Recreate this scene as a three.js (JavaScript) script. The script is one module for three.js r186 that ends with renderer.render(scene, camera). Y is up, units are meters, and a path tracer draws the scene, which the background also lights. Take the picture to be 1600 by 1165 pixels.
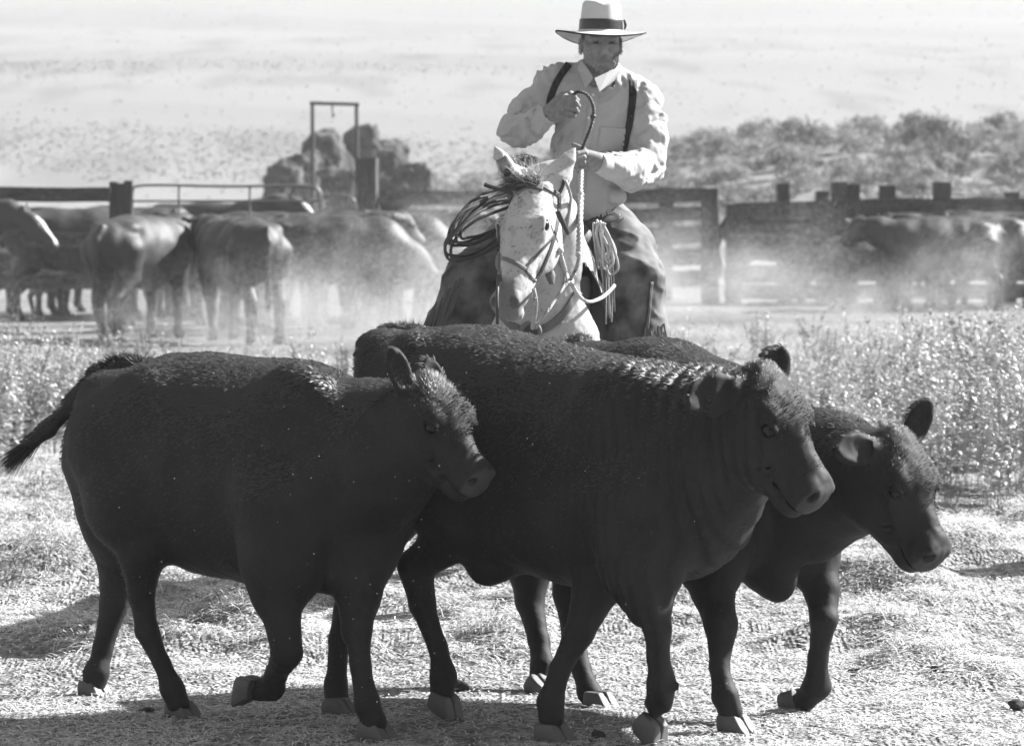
import * as THREE from 'three';
import { mergeGeometries } from 'three/addons/utils/BufferGeometryUtils.js';
import { ImprovedNoise } from 'three/addons/math/ImprovedNoise.js';

// ---------------------------------------------------------------- camera, sky, sun, exposure
const PW = 1600, PH = 1165, FPX = 6000, EYE = 1.69, HORIZON = 283;
const scene = new THREE.Scene();
const camera = new THREE.PerspectiveCamera(2 * Math.atan(PH / 2 / FPX) * 180 / Math.PI, PW / PH, 0.5, 3000);
camera.position.set(0, EYE, 0);
const PITCH = Math.atan((PH / 2 - HORIZON) / FPX);
camera.rotation.set(-PITCH, 0, 0);
camera.focus = 12.8; camera.userData.fStop = 7;
camera.updateMatrixWorld();
const renderer = new THREE.WebGLRenderer({ antialias: true });
renderer.toneMapping = THREE.LinearToneMapping;
renderer.toneMappingExposure = 3.3;
renderer.shadowMap.enabled = true;
const SUN = new THREE.Vector3(0.76, 0.60, -0.36).normalize();
{
  const w = 512, h = 256, d = new Float32Array(w * h * 4), v = new THREE.Vector3();
  for (let j = 0; j < h; j++) for (let i = 0; i < w; i++) {
    const phi = (i + 0.5) / w * 2 * Math.PI - Math.PI, th = (j + 0.5) / h * Math.PI - Math.PI / 2;
    v.set(Math.cos(th) * Math.cos(phi), Math.sin(th), Math.cos(th) * Math.sin(phi));
    const up = Math.max(0, v.y), c = Math.max(0, v.dot(SUN));
    let L = 0.13 + 0.16 * Math.exp(-up * 4) + 0.4 * Math.pow(c, 24) + 0.14 * Math.pow(c, 4);
    if (v.y < 0) L = 0.29;
    const o = (j * w + i) * 4; d[o] = d[o + 1] = d[o + 2] = L; d[o + 3] = 1;
  }
  const t = new THREE.DataTexture(d, w, h, THREE.RGBAFormat, THREE.FloatType);
  t.mapping = THREE.EquirectangularReflectionMapping; t.magFilter = t.minFilter = THREE.LinearFilter; t.needsUpdate = true;
  scene.background = t; scene.environment = t;
}
const sun = new THREE.DirectionalLight(0xffffff, 5);
sun.position.copy(SUN).multiplyScalar(60).add(new THREE.Vector3(0, 0, -20)); sun.target.position.set(0, 0, -20);
sun.castShadow = true; sun.shadow.mapSize.set(4096, 4096);
Object.assign(sun.shadow.camera, { left: -40, right: 40, top: 40, bottom: -40, near: 1, far: 200 });
scene.add(sun, sun.target);
scene.fog = new THREE.FogExp2(0xffffff, 0.0006);

// ---------------------------------------------------------------- helpers
const V = (x, y, z) => new THREE.Vector3(x, y, z);
const CP = Math.cos(PITCH), SP = Math.sin(PITCH);
// the point of the place seen at photo pixel (px, py) that stands D metres from the camera along the ground
function at(px, py, D) {
  const cx = (px - PW / 2) / FPX, cy = -(py - PH / 2) / FPX;
  const y = cy * CP - SP, z = -cy * SP - CP, t = D / -z;
  return V(cx * t, EYE + y * t, -D);
}
const groundAt = (px, D) => { const p = at(px, HORIZON, D); p.y = 0; return p; };
function rng(seed) { let s = seed | 0; return () => { s = (s + 0x6d2b79f5) | 0; let t = Math.imul(s ^ (s >>> 15), 1 | s); t = (t + Math.imul(t ^ (t >>> 7), 61 | t)) ^ t; return ((t ^ (t >>> 14)) >>> 0) / 4294967296; }; }
const perlin = new ImprovedNoise();
const N3 = (x, y, z) => perlin.noise(x + 17.3, y + 5.1, z + 31.7);
const fbm = (x, y, z, o = 4) => { let a = 0, s = 1; for (let i = 0; i < o; i++) { a += s * N3(x, y, z); x *= 2.03; y *= 2.03; z *= 2.03; s *= 0.5; } return a; };
const clamp = (x, a = 0, b = 1) => Math.min(b, Math.max(a, x)), lerp = (a, b, t) => a + (b - a) * t;
const sstep = (a, b, x) => { const t = clamp((x - a) / (b - a)); return t * t * (3 - 2 * t); };
const grey = (v) => new THREE.Color().setRGB(v, v, v);
const mat = (v, o = {}) => new THREE.MeshPhysicalMaterial({ color: grey(v), roughness: 0.85, ...o });
const used = {};
function numbered(name) { const n = used[name] = (used[name] ?? -1) + 1; return n ? name + '_' + String(n).padStart(3, '0') : name; }
function tag(o, label, category, group, kind) { Object.assign(o.userData, { label, category }); if (group) o.userData.group = group; if (kind) o.userData.kind = kind; return o; }
const sh = (o) => { o.castShadow = o.receiveShadow = true; return o; };
function thing(name, label, category, pos, turn = 0, group) { const o = new THREE.Group(); o.name = numbered(name); if (pos) o.position.copy(pos); o.rotation.y = turn; scene.add(o); return tag(o, label, category, group); }
function part(name, geo, m, parent, label) { const o = sh(new THREE.Mesh(geo, m)); o.name = name; if (label) o.userData.label = label; parent.add(o); return o; }
function single(name, geo, m, label, category, group, kind) { const o = sh(new THREE.Mesh(geo, m)); o.name = numbered(name); scene.add(o); return tag(o, label, category, group, kind); }
function copyOf(o, name, label, group) { const c = o.clone(); c.name = numbered(name); c.userData = { ...o.userData, label: label ?? o.userData.label }; if (group) c.userData.group = group; scene.add(c); return c; }
// moves world-space geometry so that it is local to a thing's base
const local = (geo, base) => geo.translate(-base.x, -base.y, -base.z);

// ---------------------------------------------------------------- smooth bodies: distance field meshed with surface nets
class Field {
  constructor() { this.p = []; this.disp = null; this.dispMax = 0; }
  // tapered capsule a-b; squash = [axis, factor]: cross-section narrower along the axis
  cap(a, b, ra, rb, k = 0.03, squash, sign = 1) {
    const d = b.clone().sub(a), l2 = Math.max(1e-9, d.lengthSq()), mid = a.clone().add(b).multiplyScalar(0.5);
    const n = squash?.[0], s = squash?.[1] ?? 1;
    this.p.push({ t: 0, ax: a.x, ay: a.y, az: a.z, dx: d.x, dy: d.y, dz: d.z, l2, ra, rb, k, sign, n, s, cx: mid.x, cy: mid.y, cz: mid.z, R: Math.sqrt(l2) / 2 + Math.max(ra, rb) * Math.max(1, s) });
    return this;
  }
  chain(pts, k = 0.03, squash) { for (let i = 0; i + 1 < pts.length; i++) this.cap(pts[i][0], pts[i + 1][0], pts[i][1], pts[i + 1][1], k, squash); return this; }
  ell(c, r, q, k = 0.03, sign = 1) {
    const m = new THREE.Matrix4().makeRotationFromQuaternion(q ?? new THREE.Quaternion()).transpose().elements;
    this.p.push({ t: 1, cx: c.x, cy: c.y, cz: c.z, rx: r[0], ry: r[1], rz: r[2], m, k, sign, R: Math.max(...r) });
    return this;
  }
  near(x, y, z, r) { // the shapes that can matter within r of a point
    const v = this.d(x, y, z); return [v, this.p.filter((p) => { const far = Math.hypot(x - p.cx, y - p.cy, z - p.cz) - p.R; return p.sign > 0 ? far < Math.max(0, v) + 2 * r + p.k + 0.05 : far < r + p.k + 0.03; })];
  }
  d(x, y, z, list = this.p) {
    let best = 1e3;
    for (const p of list) {
      const ex = x - p.cx, ey = y - p.cy, ez = z - p.cz;
      const far = Math.sqrt(ex * ex + ey * ey + ez * ez) - p.R;
      if (p.sign > 0 ? far > best + p.k : far > p.k - best + 0.02) continue;
      let d;
      if (p.t === 0) {
        let qx = x - p.ax, qy = y - p.ay, qz = z - p.az;
        if (p.n) { const f = (qx * p.n.x + qy * p.n.y + qz * p.n.z), g = (1 / p.s - 1) * f; qx += p.n.x * g; qy += p.n.y * g; qz += p.n.z * g; }
        let h = (qx * p.dx + qy * p.dy + qz * p.dz) / p.l2; h = h < 0 ? 0 : h > 1 ? 1 : h;
        qx -= p.dx * h; qy -= p.dy * h; qz -= p.dz * h;
        d = Math.sqrt(qx * qx + qy * qy + qz * qz) - (p.ra + (p.rb - p.ra) * h);
      } else {
        const m = p.m, lx = m[0] * ex + m[4] * ey + m[8] * ez, ly = m[1] * ex + m[5] * ey + m[9] * ez, lz = m[2] * ex + m[6] * ey + m[10] * ez;
        const a = lx / p.rx, b = ly / p.ry, c = lz / p.rz, k0 = Math.sqrt(a * a + b * b + c * c);
        const e = lx / (p.rx * p.rx), f = ly / (p.ry * p.ry), g = lz / (p.rz * p.rz), k1 = Math.sqrt(e * e + f * f + g * g);
        d = k1 > 1e-9 ? k0 * (k0 - 1) / k1 : -Math.min(p.rx, p.ry, p.rz);
      }
      if (p.sign > 0) { const h = Math.max(0, p.k - Math.abs(best - d)); best = Math.min(best, d) - (p.k > 0 ? h * h / (4 * p.k) : 0); }
      else { d = -d; const h = Math.max(0, p.k - Math.abs(best - d)); best = Math.max(best, d) + (p.k > 0 ? h * h / (4 * p.k) : 0); }
    }
    return best;
  }
  val(x, y, z, list) { let v = this.d(x, y, z, list); if (this.disp && Math.abs(v) < this.dispMax * 2 + 0.03) v += this.disp(x, y, z); return this.cut ? this.cut(v, x, y, z) : v; }
  bounds() {
    const lo = V(1e9, 1e9, 1e9), hi = V(-1e9, -1e9, -1e9);
    for (const p of this.p) if (p.sign > 0) { lo.min(V(p.cx - p.R, p.cy - p.R, p.cz - p.R)); hi.max(V(p.cx + p.R, p.cy + p.R, p.cz + p.R)); }
    return [lo, hi];
  }
  mesh(cell, box, colour) {
    let [lo, hi] = box ?? this.bounds();
    const pad = cell * 2.5 + this.dispMax; lo = lo.clone().subScalar(pad); hi = hi.clone().addScalar(pad);
    const nx = Math.ceil((hi.x - lo.x) / cell) + 1, ny = Math.ceil((hi.y - lo.y) / cell) + 1, nz = Math.ceil((hi.z - lo.z) / cell) + 1;
    const g = new Float32Array(nx * ny * nz).fill(1), B = 6, kmax = Math.max(...this.p.map((p) => p.k)), reach = cell * B * 0.5 * 1.75 + kmax * 0.3 + this.dispMax;
    for (let bz = 0; bz < nz; bz += B) for (let by = 0; by < ny; by += B) for (let bx = 0; bx < nx; bx += B) {
      const [v, list] = this.near(lo.x + (bx + B / 2) * cell, lo.y + (by + B / 2) * cell, lo.z + (bz + B / 2) * cell, reach * 1.5);
      const skip = Math.abs(v) > reach * 1.5, x1 = Math.min(nx, bx + B), y1 = Math.min(ny, by + B), z1 = Math.min(nz, bz + B);
      if (skip && v > 0) continue;
      for (let z = bz; z < z1; z++) for (let y = by; y < y1; y++) for (let x = bx; x < x1; x++)
        g[(z * ny + y) * nx + x] = skip ? v : this.val(lo.x + x * cell, lo.y + y * cell, lo.z + z * cell, list);
    }
    const id = new Int32Array(nx * ny * nz).fill(-1), pos = [], idx = [], sx = 1, sy = nx, sz = nx * ny, off = [0, sx, sy, sx + sy, sz, sx + sz, sy + sz, sx + sy + sz];
    const E = [[0, 1], [2, 3], [4, 5], [6, 7], [0, 2], [1, 3], [4, 6], [5, 7], [0, 4], [1, 5], [2, 6], [3, 7]];
    for (let z = 0; z < nz - 1; z++) for (let y = 0; y < ny - 1; y++) for (let x = 0; x < nx - 1; x++) {
      const o = (z * ny + y) * nx + x; let mask = 0;
      for (let c = 0; c < 8; c++) if (g[o + off[c]] < 0) mask |= 1 << c;
      if (mask === 0 || mask === 255) continue;
      let X = 0, Y = 0, Z = 0, n = 0;
      for (const [a, b] of E) if (((mask >> a) & 1) !== ((mask >> b) & 1)) {
        const va = g[o + off[a]], vb = g[o + off[b]], t = va / (va - vb);
        X += (a & 1) + t * ((b & 1) - (a & 1)); Y += ((a >> 1) & 1) + t * (((b >> 1) & 1) - ((a >> 1) & 1)); Z += (a >> 2) + t * ((b >> 2) - (a >> 2)); n++;
      }
      id[o] = pos.length / 3; pos.push(lo.x + (x + X / n) * cell, lo.y + (y + Y / n) * cell, lo.z + (z + Z / n) * cell);
    }
    const quad = (a, b, c, d, flip) => { if (a < 0 || b < 0 || c < 0 || d < 0) return; flip ? idx.push(a, c, b, a, d, c) : idx.push(a, b, c, a, c, d); };
    for (let z = 1; z < nz - 1; z++) for (let y = 1; y < ny - 1; y++) for (let x = 1; x < nx - 1; x++) {
      const o = (z * ny + y) * nx + x, s = g[o] < 0;
      if (s !== g[o + sx] < 0) quad(id[o - sy - sz], id[o - sz], id[o], id[o - sy], !s);
      if (s !== g[o + sy] < 0) quad(id[o - sx - sz], id[o - sx], id[o], id[o - sz], !s);
      if (s !== g[o + sz] < 0) quad(id[o - sx - sy], id[o - sy], id[o], id[o - sx], !s);
    }
    const geo = new THREE.BufferGeometry();
    geo.setAttribute('position', new THREE.Float32BufferAttribute(pos, 3)); geo.setIndex(idx);
    if (colour) { const c = new Float32Array(pos.length); for (let i = 0; i < pos.length; i += 3) { const v = colour(pos[i], pos[i + 1], pos[i + 2]); c[i] = c[i + 1] = c[i + 2] = v; } geo.setAttribute('color', new THREE.BufferAttribute(c, 3)); }
    geo.computeVertexNormals();
    return geo;
  }
}
// tapered tube through points [Vector3, radius]; a closed, smooth strap, rope or stem
function tube(pts, sides = 8, samples = 8, flat) {
  const C = new THREE.CatmullRomCurve3(pts.map((p) => p[0]), false, 'centripetal'), n = (pts.length - 1) * samples, fr = C.computeFrenetFrames(n, false);
  const pos = [], idx = [], T = V();
  for (let i = 0; i <= n; i++) {
    const u = i / n, f = u * (pts.length - 1), k = Math.min(pts.length - 2, Math.floor(f)), r = lerp(pts[k][1], pts[k + 1][1], f - k);
    C.getPoint(u, T);
    for (let j = 0; j < sides; j++) {
      const a = j / sides * 2 * Math.PI; let N = fr.normals[i], Bn = fr.binormals[i];
      if (flat) { const t = C.getTangent(u); Bn = flat.clone().cross(t).normalize(); N = t.clone().cross(Bn).normalize(); }
      const ca = Math.cos(a) * r * (flat ? 0.28 : 1), sa = Math.sin(a) * r;
      pos.push(T.x + N.x * ca + Bn.x * sa, T.y + N.y * ca + Bn.y * sa, T.z + N.z * ca + Bn.z * sa);
    }
  }
  for (let i = 0; i < n; i++) for (let j = 0; j < sides; j++) { const a = i * sides + j, b = i * sides + (j + 1) % sides; idx.push(a, b, a + sides, b, b + sides, a + sides); }
  for (const [s, fl] of [[0, 1], [n * sides, 0]]) for (let j = 1; j < sides - 1; j++) fl ? idx.push(s, s + j + 1, s + j) : idx.push(s, s + j, s + j + 1);
  const g = new THREE.BufferGeometry(); g.setAttribute('position', new THREE.Float32BufferAttribute(pos, 3)); g.setIndex(idx); g.computeVertexNormals(); return g;
}
// plaited rope: two strands wound round the curve
function plait(pts, r, pitch, strands = 3) {
  const C = new THREE.CatmullRomCurve3(pts, false, 'centripetal'), L = C.getLength(), n = Math.max(12, Math.ceil(L / pitch * 7)), fr = C.computeFrenetFrames(n, false), out = [];
  for (let s = 0; s < strands; s++) {
    const q = [];
    for (let i = 0; i <= n; i++) { const a = i / n * L / pitch * 2 * Math.PI + s / strands * 2 * Math.PI, c = C.getPoint(i / n); q.push([c.addScaledVector(fr.normals[i], Math.cos(a) * r * 0.5).addScaledVector(fr.binormals[i], Math.sin(a) * r * 0.5), r * 0.62]); }
    out.push(tube(q, 5, 1));
  }
  return mergeGeometries(out);
}
// hair: thin tapered blades grown from a mesh; weight(p, n) -> 0..1, dir(p, n) -> growth direction, len(p)
function hair(geo, count, seed, weight, dir, len, width) {
  const R = rng(seed), P = geo.attributes.position, I = geo.index.array, nt = I.length / 3, cum = new Float32Array(nt), a = V(), b = V(), c = V(), n = V(), p = V();
  let sum = 0;
  for (let t = 0; t < nt; t++) {
    a.fromBufferAttribute(P, I[3 * t]); b.fromBufferAttribute(P, I[3 * t + 1]); c.fromBufferAttribute(P, I[3 * t + 2]);
    n.copy(b).sub(a).cross(c.clone().sub(a)); const ar = n.length() / 2; if (ar > 1e-12) n.normalize();
    p.copy(a).add(b).add(c).multiplyScalar(1 / 3);
    sum += ar * weight(p, n); cum[t] = sum;
  }
  const pos = [], nor = [], w = V(), q = V(), m = V(), d2 = V();
  for (let i = 0; i < count; i++) {
    const r = R() * sum; let lo = 0, hi = nt - 1; while (lo < hi) { const mid = (lo + hi) >> 1; cum[mid] < r ? lo = mid + 1 : hi = mid; }
    a.fromBufferAttribute(P, I[3 * lo]); b.fromBufferAttribute(P, I[3 * lo + 1]); c.fromBufferAttribute(P, I[3 * lo + 2]);
    n.copy(b).sub(a).cross(d2.copy(c).sub(a)).normalize();
    let u = R(), v = R(); if (u + v > 1) { u = 1 - u; v = 1 - v; }
    p.copy(a).addScaledVector(b.sub(a), u).addScaledVector(c.sub(a), v);
    const d = dir(p, n, R).normalize(), L = len(p, n, R);
    w.crossVectors(d, n).normalize().add(d2.set(R() - 0.5, R() - 0.5, R() - 0.5).multiplyScalar(0.7)).normalize().multiplyScalar(width * (0.6 + 0.8 * R()) / 2); // blades lie flat, face outward
    q.copy(p).addScaledVector(d, L); q.y -= L * 0.12;
    m.copy(p).addScaledVector(d, L * 0.5).addScaledVector(n, L * 0.08);
    p.addScaledVector(n, -0.002);
    pos.push(p.x - w.x, p.y - w.y, p.z - w.z, p.x + w.x, p.y + w.y, p.z + w.z, m.x + w.x * 0.8, m.y + w.y * 0.8, m.z + w.z * 0.8,
      p.x - w.x, p.y - w.y, p.z - w.z, m.x + w.x * 0.8, m.y + w.y * 0.8, m.z + w.z * 0.8, q.x, q.y, q.z);
    d2.set(R() - 0.5, R() - 0.5, R() - 0.5).multiplyScalar(0.4).add(n).addScaledVector(d, -0.5 * d.dot(n)).normalize(); for (let k = 0; k < 6; k++) nor.push(d2.x, d2.y, d2.z);
  }
  const g = new THREE.BufferGeometry(); g.setAttribute('position', new THREE.Float32BufferAttribute(pos, 3)); g.setAttribute('normal', new THREE.Float32BufferAttribute(nor, 3)); return g;
}
// grey noise texture; f(u, v) -> value, tiling left to the noise itself
function tex(w, h, f, srgb = true) {
  const d = new Uint8Array(w * h * 4);
  for (let j = 0; j < h; j++) for (let i = 0; i < w; i++) { const v = clamp(f(i / w, j / h)) * 255, o = (j * w + i) * 4; d[o] = d[o + 1] = d[o + 2] = v; d[o + 3] = 255; }
  const t = new THREE.DataTexture(d, w, h); t.wrapS = t.wrapT = THREE.RepeatWrapping; t.magFilter = t.minFilter = THREE.LinearFilter; if (srgb) t.colorSpace = THREE.SRGBColorSpace; t.needsUpdate = true; return t;
}
const tileNoise = (u, v, f, s) => { // noise that tiles over the unit square
  const a = u * 2 * Math.PI, b = v * 2 * Math.PI, r = f / (2 * Math.PI);
  return 0.5 * N3(Math.cos(a) * r + s, Math.sin(a) * r, Math.cos(b) * r + 3) + 0.5 * N3(Math.sin(b) * r + s, Math.cos(a) * r + 9, Math.sin(a) * r);
};

// first point of a body on the line of sight through a photo pixel
function onSkin(f, px, py, D0, D1) { const v = (D) => { const p = at(px, py, D); return f.val(p.x, p.y, p.z); }; let D = D0; for (let i = 0; i < 400 && D < D1; i++) { const d = v(D); if (d < 0.0015) return at(px, py, D); D += Math.max(0.002, d * 0.6); } return null; }
// strap or cloth strip that lies on a body: centre line in photo pixels, real thickness
function strap(f, pts, widthPx, lift, D0, D1, per = 6) {
  const C = new THREE.CatmullRomCurve3(pts.map((p) => V(p[0], p[1], 0)), false, 'centripetal'), n = (pts.length - 1) * per, rows = [], m = 4;
  let last = null;
  for (let i = 0; i <= n; i++) {
    const c = C.getPoint(i / n), t = C.getTangent(i / n), w = (Array.isArray(widthPx) ? lerp(widthPx[0], widthPx[1], i / n) : widthPx) / 2, row = [];
    for (let j = 0; j <= m; j++) { const s = (j / m * 2 - 1) * w; let p = onSkin(f, c.x - t.y * s, c.y + t.x * s, D0, D1); if (!p) p = last ? at(c.x - t.y * s, c.y + t.x * s, -last.z) : null; if (p) last = p; row.push(p); }
    if (row.every(Boolean)) rows.push(row);
  }
  const pos = [], idx = [], W = m + 1, K = 2 * W;
  for (const row of rows) { const dir = V(0, EYE, 0).sub(row[2]).normalize(); for (const p of row) { const q = p.clone().addScaledVector(dir, lift); pos.push(q.x, q.y, q.z); } for (const p of row) { const q = p.clone().addScaledVector(dir, -lift * 0.8); pos.push(q.x, q.y, q.z); } }
  for (let i = 0; i + 1 < rows.length; i++) {
    const a = i * K, b = a + K;
    for (let j = 0; j < m; j++) { idx.push(a + j, b + j, a + j + 1, a + j + 1, b + j, b + j + 1); idx.push(a + W + j, a + W + j + 1, b + W + j, a + W + j + 1, b + W + j + 1, b + W + j); }
    idx.push(a, a + W, b, b, a + W, b + W, a + m, b + m, a + W + m, b + m, b + W + m, a + W + m);
  }
  const e = (rows.length - 1) * K; for (let j = 0; j < m; j++) { idx.push(j, j + 1, W + j, j + 1, W + j + 1, W + j); idx.push(e + j, e + W + j, e + j + 1, e + j + 1, e + W + j, e + W + j + 1); }
  const g = new THREE.BufferGeometry(); g.setAttribute('position', new THREE.Float32BufferAttribute(pos, 3)); g.setIndex(idx); g.computeVertexNormals(); return g;
}
// long hair: n blades; root(R) -> [point, direction, length]
function locks(seed, n, root, width, sag, segs = 5) {
  const R0 = rng(seed), pos = [];
  for (let k = 0; k < n; k++) {
    let [q, d, L] = root(R0); q = q.clone(); const dd = d.clone().normalize(), side = V(R0() - 0.5, R0() - 0.5, R0() - 0.5).cross(dd).normalize().multiplyScalar(width * (0.6 + 0.8 * R0()) / 2);
    for (let i = 0; i < segs; i++) {
      const t0 = 1 - 0.8 * i / segs, t1 = 1 - 0.8 * (i + 1) / segs, e = q.clone().addScaledVector(dd, L / segs), a = q.clone().addScaledVector(side, t0), b = q.clone().addScaledVector(side, -t0), c = e.clone().addScaledVector(side, t1), f = e.clone().addScaledVector(side, -t1);
      for (const v of [a, b, c, b, f, c]) pos.push(v.x, v.y, v.z); q = e; dd.y -= sag / segs; dd.normalize();
    }
  }
  const g = new THREE.BufferGeometry(); g.setAttribute('position', new THREE.Float32BufferAttribute(pos, 3)); g.computeVertexNormals(); return g;
}
const jit = (R, k) => V(R() - 0.5, R() - 0.5, R() - 0.5).multiplyScalar(k);
// keeps the triangles whose centre passes a test
function keep(geo, test) { const P = geo.attributes.position, I = geo.index.array, out = [], c = V(), a = V(); for (let t = 0; t < I.length; t += 3) { c.set(0, 0, 0); for (let k = 0; k < 3; k++) c.add(a.fromBufferAttribute(P, I[t + k])); if (test(c.multiplyScalar(1 / 3))) out.push(I[t], I[t + 1], I[t + 2]); } geo.setIndex(out); return geo; }

// ---------------------------------------------------------------- ground, far slope, sage bank
const mound = (x, D) => sstep(12.6, 13.6, D) * (1 - sstep(19, 26, D)) * Math.max(0, 0.035 + 0.13 * fbm(x * 1.5 + 4, D * 1.1, 2, 3));
function groundH(x, D) {
  let h = 0;
  if (D > 8 && D < 60) h += mound(x, D) + 0.012 * fbm(x * 3.1, D * 3.1, 7, 3) * sstep(9, 10.5, D);
  h += 0.0785 * Math.max(0, D - 112) * sstep(112, 135, D) + (D > 112 ? 1.1 * fbm(x * 0.012, D * 0.008, 3, 3) * sstep(120, 190, D) : 0);
  const bank = lerp(0.7, 2.5, sstep(-6, 7, x)) * sstep(-9.5, -6, x) * sstep(64, 99, D) * (1 - sstep(104, 128, D));
  return Math.max(h, bank + (bank > 0.05 ? 0.25 * fbm(x * 0.25, D * 0.2, 5, 3) : 0));
}
{
  const rows = [-40, -12, 0, 2]; for (let i = 0; i <= 620; i++) rows.push(3 * Math.pow(520 / 3, i / 620));
  const nc = 230, pos = [], uv = [], col = [], near = [], far = [];
  for (const D of rows) for (let j = 0; j <= nc; j++) {
    const u = (j / nc) * 2 - 1, x = u * (4 + Math.abs(D) * 0.4);
    pos.push(x, groundH(x, D), -D); uv.push(x / 2.3, D / 2.3);
    // dry soil, chaff and pale stubble: patches with outlines of their own
    let c = 0.3 + 0.12 * fbm(x * 0.8, D * 0.5, 11, 3);
    if (D > 60) { const E = D + 0.55 * x, streak = fbm(x * 0.006, E * 0.03, 1, 2), brush = sstep(0.0, 0.5, fbm(x * 0.3, D * 0.06, 8, 2)) * (1 - sstep(230, 300, D + x * 0.9)); c = 0.16 + 0.022 * streak - 0.04 * brush + 0.02 * sstep(0.1, 0.25, N3(x * 0.004, E * 0.022, 4)) - 0.012 * sstep(0.1, 0.2, N3(x * 0.005, E * 0.03, 14)); }
    c = clamp(c, 0.08, 0.6); col.push(c, c, c);
  }
  for (let i = 0; i < rows.length - 1; i++) for (let j = 0; j < nc; j++) { const a = i * (nc + 1) + j, b = a + nc + 1; (rows[i] < 62 ? near : far).push(a, a + 1, b, a + 1, b + 1, b); }
  const g = new THREE.BufferGeometry();
  g.setAttribute('position', new THREE.Float32BufferAttribute(pos, 3)); g.setAttribute('uv', new THREE.Float32BufferAttribute(uv, 2)); g.setAttribute('color', new THREE.Float32BufferAttribute(col, 3)); g.setIndex([...near, ...far]); g.computeVertexNormals();
  const hill = g.clone(); g.setIndex(near); hill.setIndex(far); hill.deleteAttribute('uv');
  const soil = tex(1024, 1024, (u, v) => 0.80 + 0.35 * tileNoise(u, v, 30, 1) + 0.45 * tileNoise(u, v, 110, 2) + 0.35 * tileNoise(u, v, 300, 5));
  const rough = tex(1024, 1024, (u, v) => 0.5 + 0.5 * tileNoise(u, v, 60, 4) + 0.6 * tileNoise(u, v, 180, 6), false);
  const o = sh(new THREE.Mesh(g, new THREE.MeshStandardMaterial({ vertexColors: true, map: soil, bumpMap: rough, bumpScale: 0.03, roughness: 1 })));
  o.name = 'ground'; o.userData.kind = 'structure'; scene.add(o);
  const h = sh(new THREE.Mesh(hill, new THREE.MeshStandardMaterial({ vertexColors: true, roughness: 1 }))); h.name = 'hillside'; h.userData.kind = 'structure'; scene.add(h);
}
function ribbon(L, w, bend, segs = 3) {
  const pos = [], idx = [];
  for (let i = 0; i <= segs; i++) { const t = i / segs, ww = w * (i === segs ? 0.25 : 1 - 0.3 * t) / 2, y = Math.sin(t * bend) * L / Math.max(bend, 0.2), z = (1 - Math.cos(t * bend)) * L / Math.max(bend, 0.2); pos.push(-ww, y, z, ww, y, z); if (i) { const a = 2 * i - 2; idx.push(a, a + 1, a + 2, a + 1, a + 3, a + 2); } }
  const g = new THREE.BufferGeometry(); g.setAttribute('position', new THREE.Float32BufferAttribute(pos, 3)); g.setIndex(idx); g.computeVertexNormals(); return g;
}
{
  const R = rng(5), q = new THREE.Quaternion(), e = new THREE.Euler(), m = new THREE.Matrix4(), c = new THREE.Color();
  const strawMat = new THREE.MeshPhysicalMaterial({ color: 0xffffff, roughness: 0.75, transmission: 0.3, thickness: 0, side: THREE.DoubleSide });
  const shapes = [ribbon(0.09, 0.0045, 0.5), ribbon(0.13, 0.0035, 1.4), ribbon(0.05, 0.006, 0.9)], n = [115000, 60000, 70000];
  shapes.forEach((g, s) => {
    const o = sh(new THREE.InstancedMesh(g, strawMat, n[s])); o.name = numbered('straw');
    for (let i = 0; i < n[s]; i++) {
      const D = 10.2 + 26 * Math.pow(R(), 2.1), x = (R() * 2 - 1) * (0.15 * D + 0.7), md = mound(x, D), clump = sstep(-0.2, 0.35, fbm(x * 3.2, D * 2.2, 21, 3));
      if (R() > 0.16 + 0.84 * clump) { i--; continue; }
      const lift = clamp(md * 9), tilt = Math.PI / 2 - (s === 2 ? 0.25 : 0.12) - R() * R() * (s === 1 ? 1.0 : 0.5) * (0.35 + lift), k = (0.55 + 0.8 * R()) * (0.6 + 0.55 * lift);
      e.set(tilt, R() * 6.283, 0, 'YXZ'); q.setFromEuler(e);
      m.compose(V(x, groundH(x, D) + 0.004 + R() * (0.008 + 0.5 * md), -D), q, V(1, k, k)); o.setMatrixAt(i, m);
      o.setColorAt(i, c.copy(grey(R() < 0.2 ? 0.05 + 0.13 * R() : 0.36 + 0.34 * R())));
    }
    tag(o, ['pale straw lying over the trampled ground', 'longer curled stems of dry grass over the ground', 'short broad chaff scattered over the ground'][s], 'straw', null, 'stuff'); scene.add(o);
  });
}
// clods and dung on the trampled ground
{
  const R = rng(31), M = mat(0.035, { roughness: 1 });
  const clod = (px, py, w, label) => {
    const D = EYE * FPX / (py - HORIZON), b = at(px, py, D), f = new Field(), r = w * D / FPX / 2;
    b.y = groundH(b.x, D);
    for (let i = 0; i < 7; i++) f.ell(V((R() - 0.5) * r * 1.3, r * (0.2 + 0.5 * R()), (R() - 0.5) * r), [r * (0.3 + 0.35 * R()), r * (0.25 + 0.25 * R()), r * (0.3 + 0.3 * R())], null, r * 0.2);
    f.disp = (x, y, z) => r * 0.12 * N3(x * 60, y * 60, z * 60); f.dispMax = r * 0.12;
    const o = single('dirt_clod', f.mesh(r / 7), M, label, 'clod', 'dark clods on the ground'); o.position.copy(b); return o;
  };
  clod(1337, 1058, 24, 'dark round clod on the straw right of the lifted hoof');
  clod(1466, 1064, 22, 'dark ragged clod second from the right edge');
  clod(1590, 1112, 34, 'flat dark clod at the right edge of the ground');
  clod(938, 1160, 34, 'dark leafy clod at the bottom between the hooves');
  clod(722, 1084, 34, 'dark low clod behind the hoof of the large black steer');
  clod(228, 1120, 26, 'small dark clod beside the left steer hind hoof');
}
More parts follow.
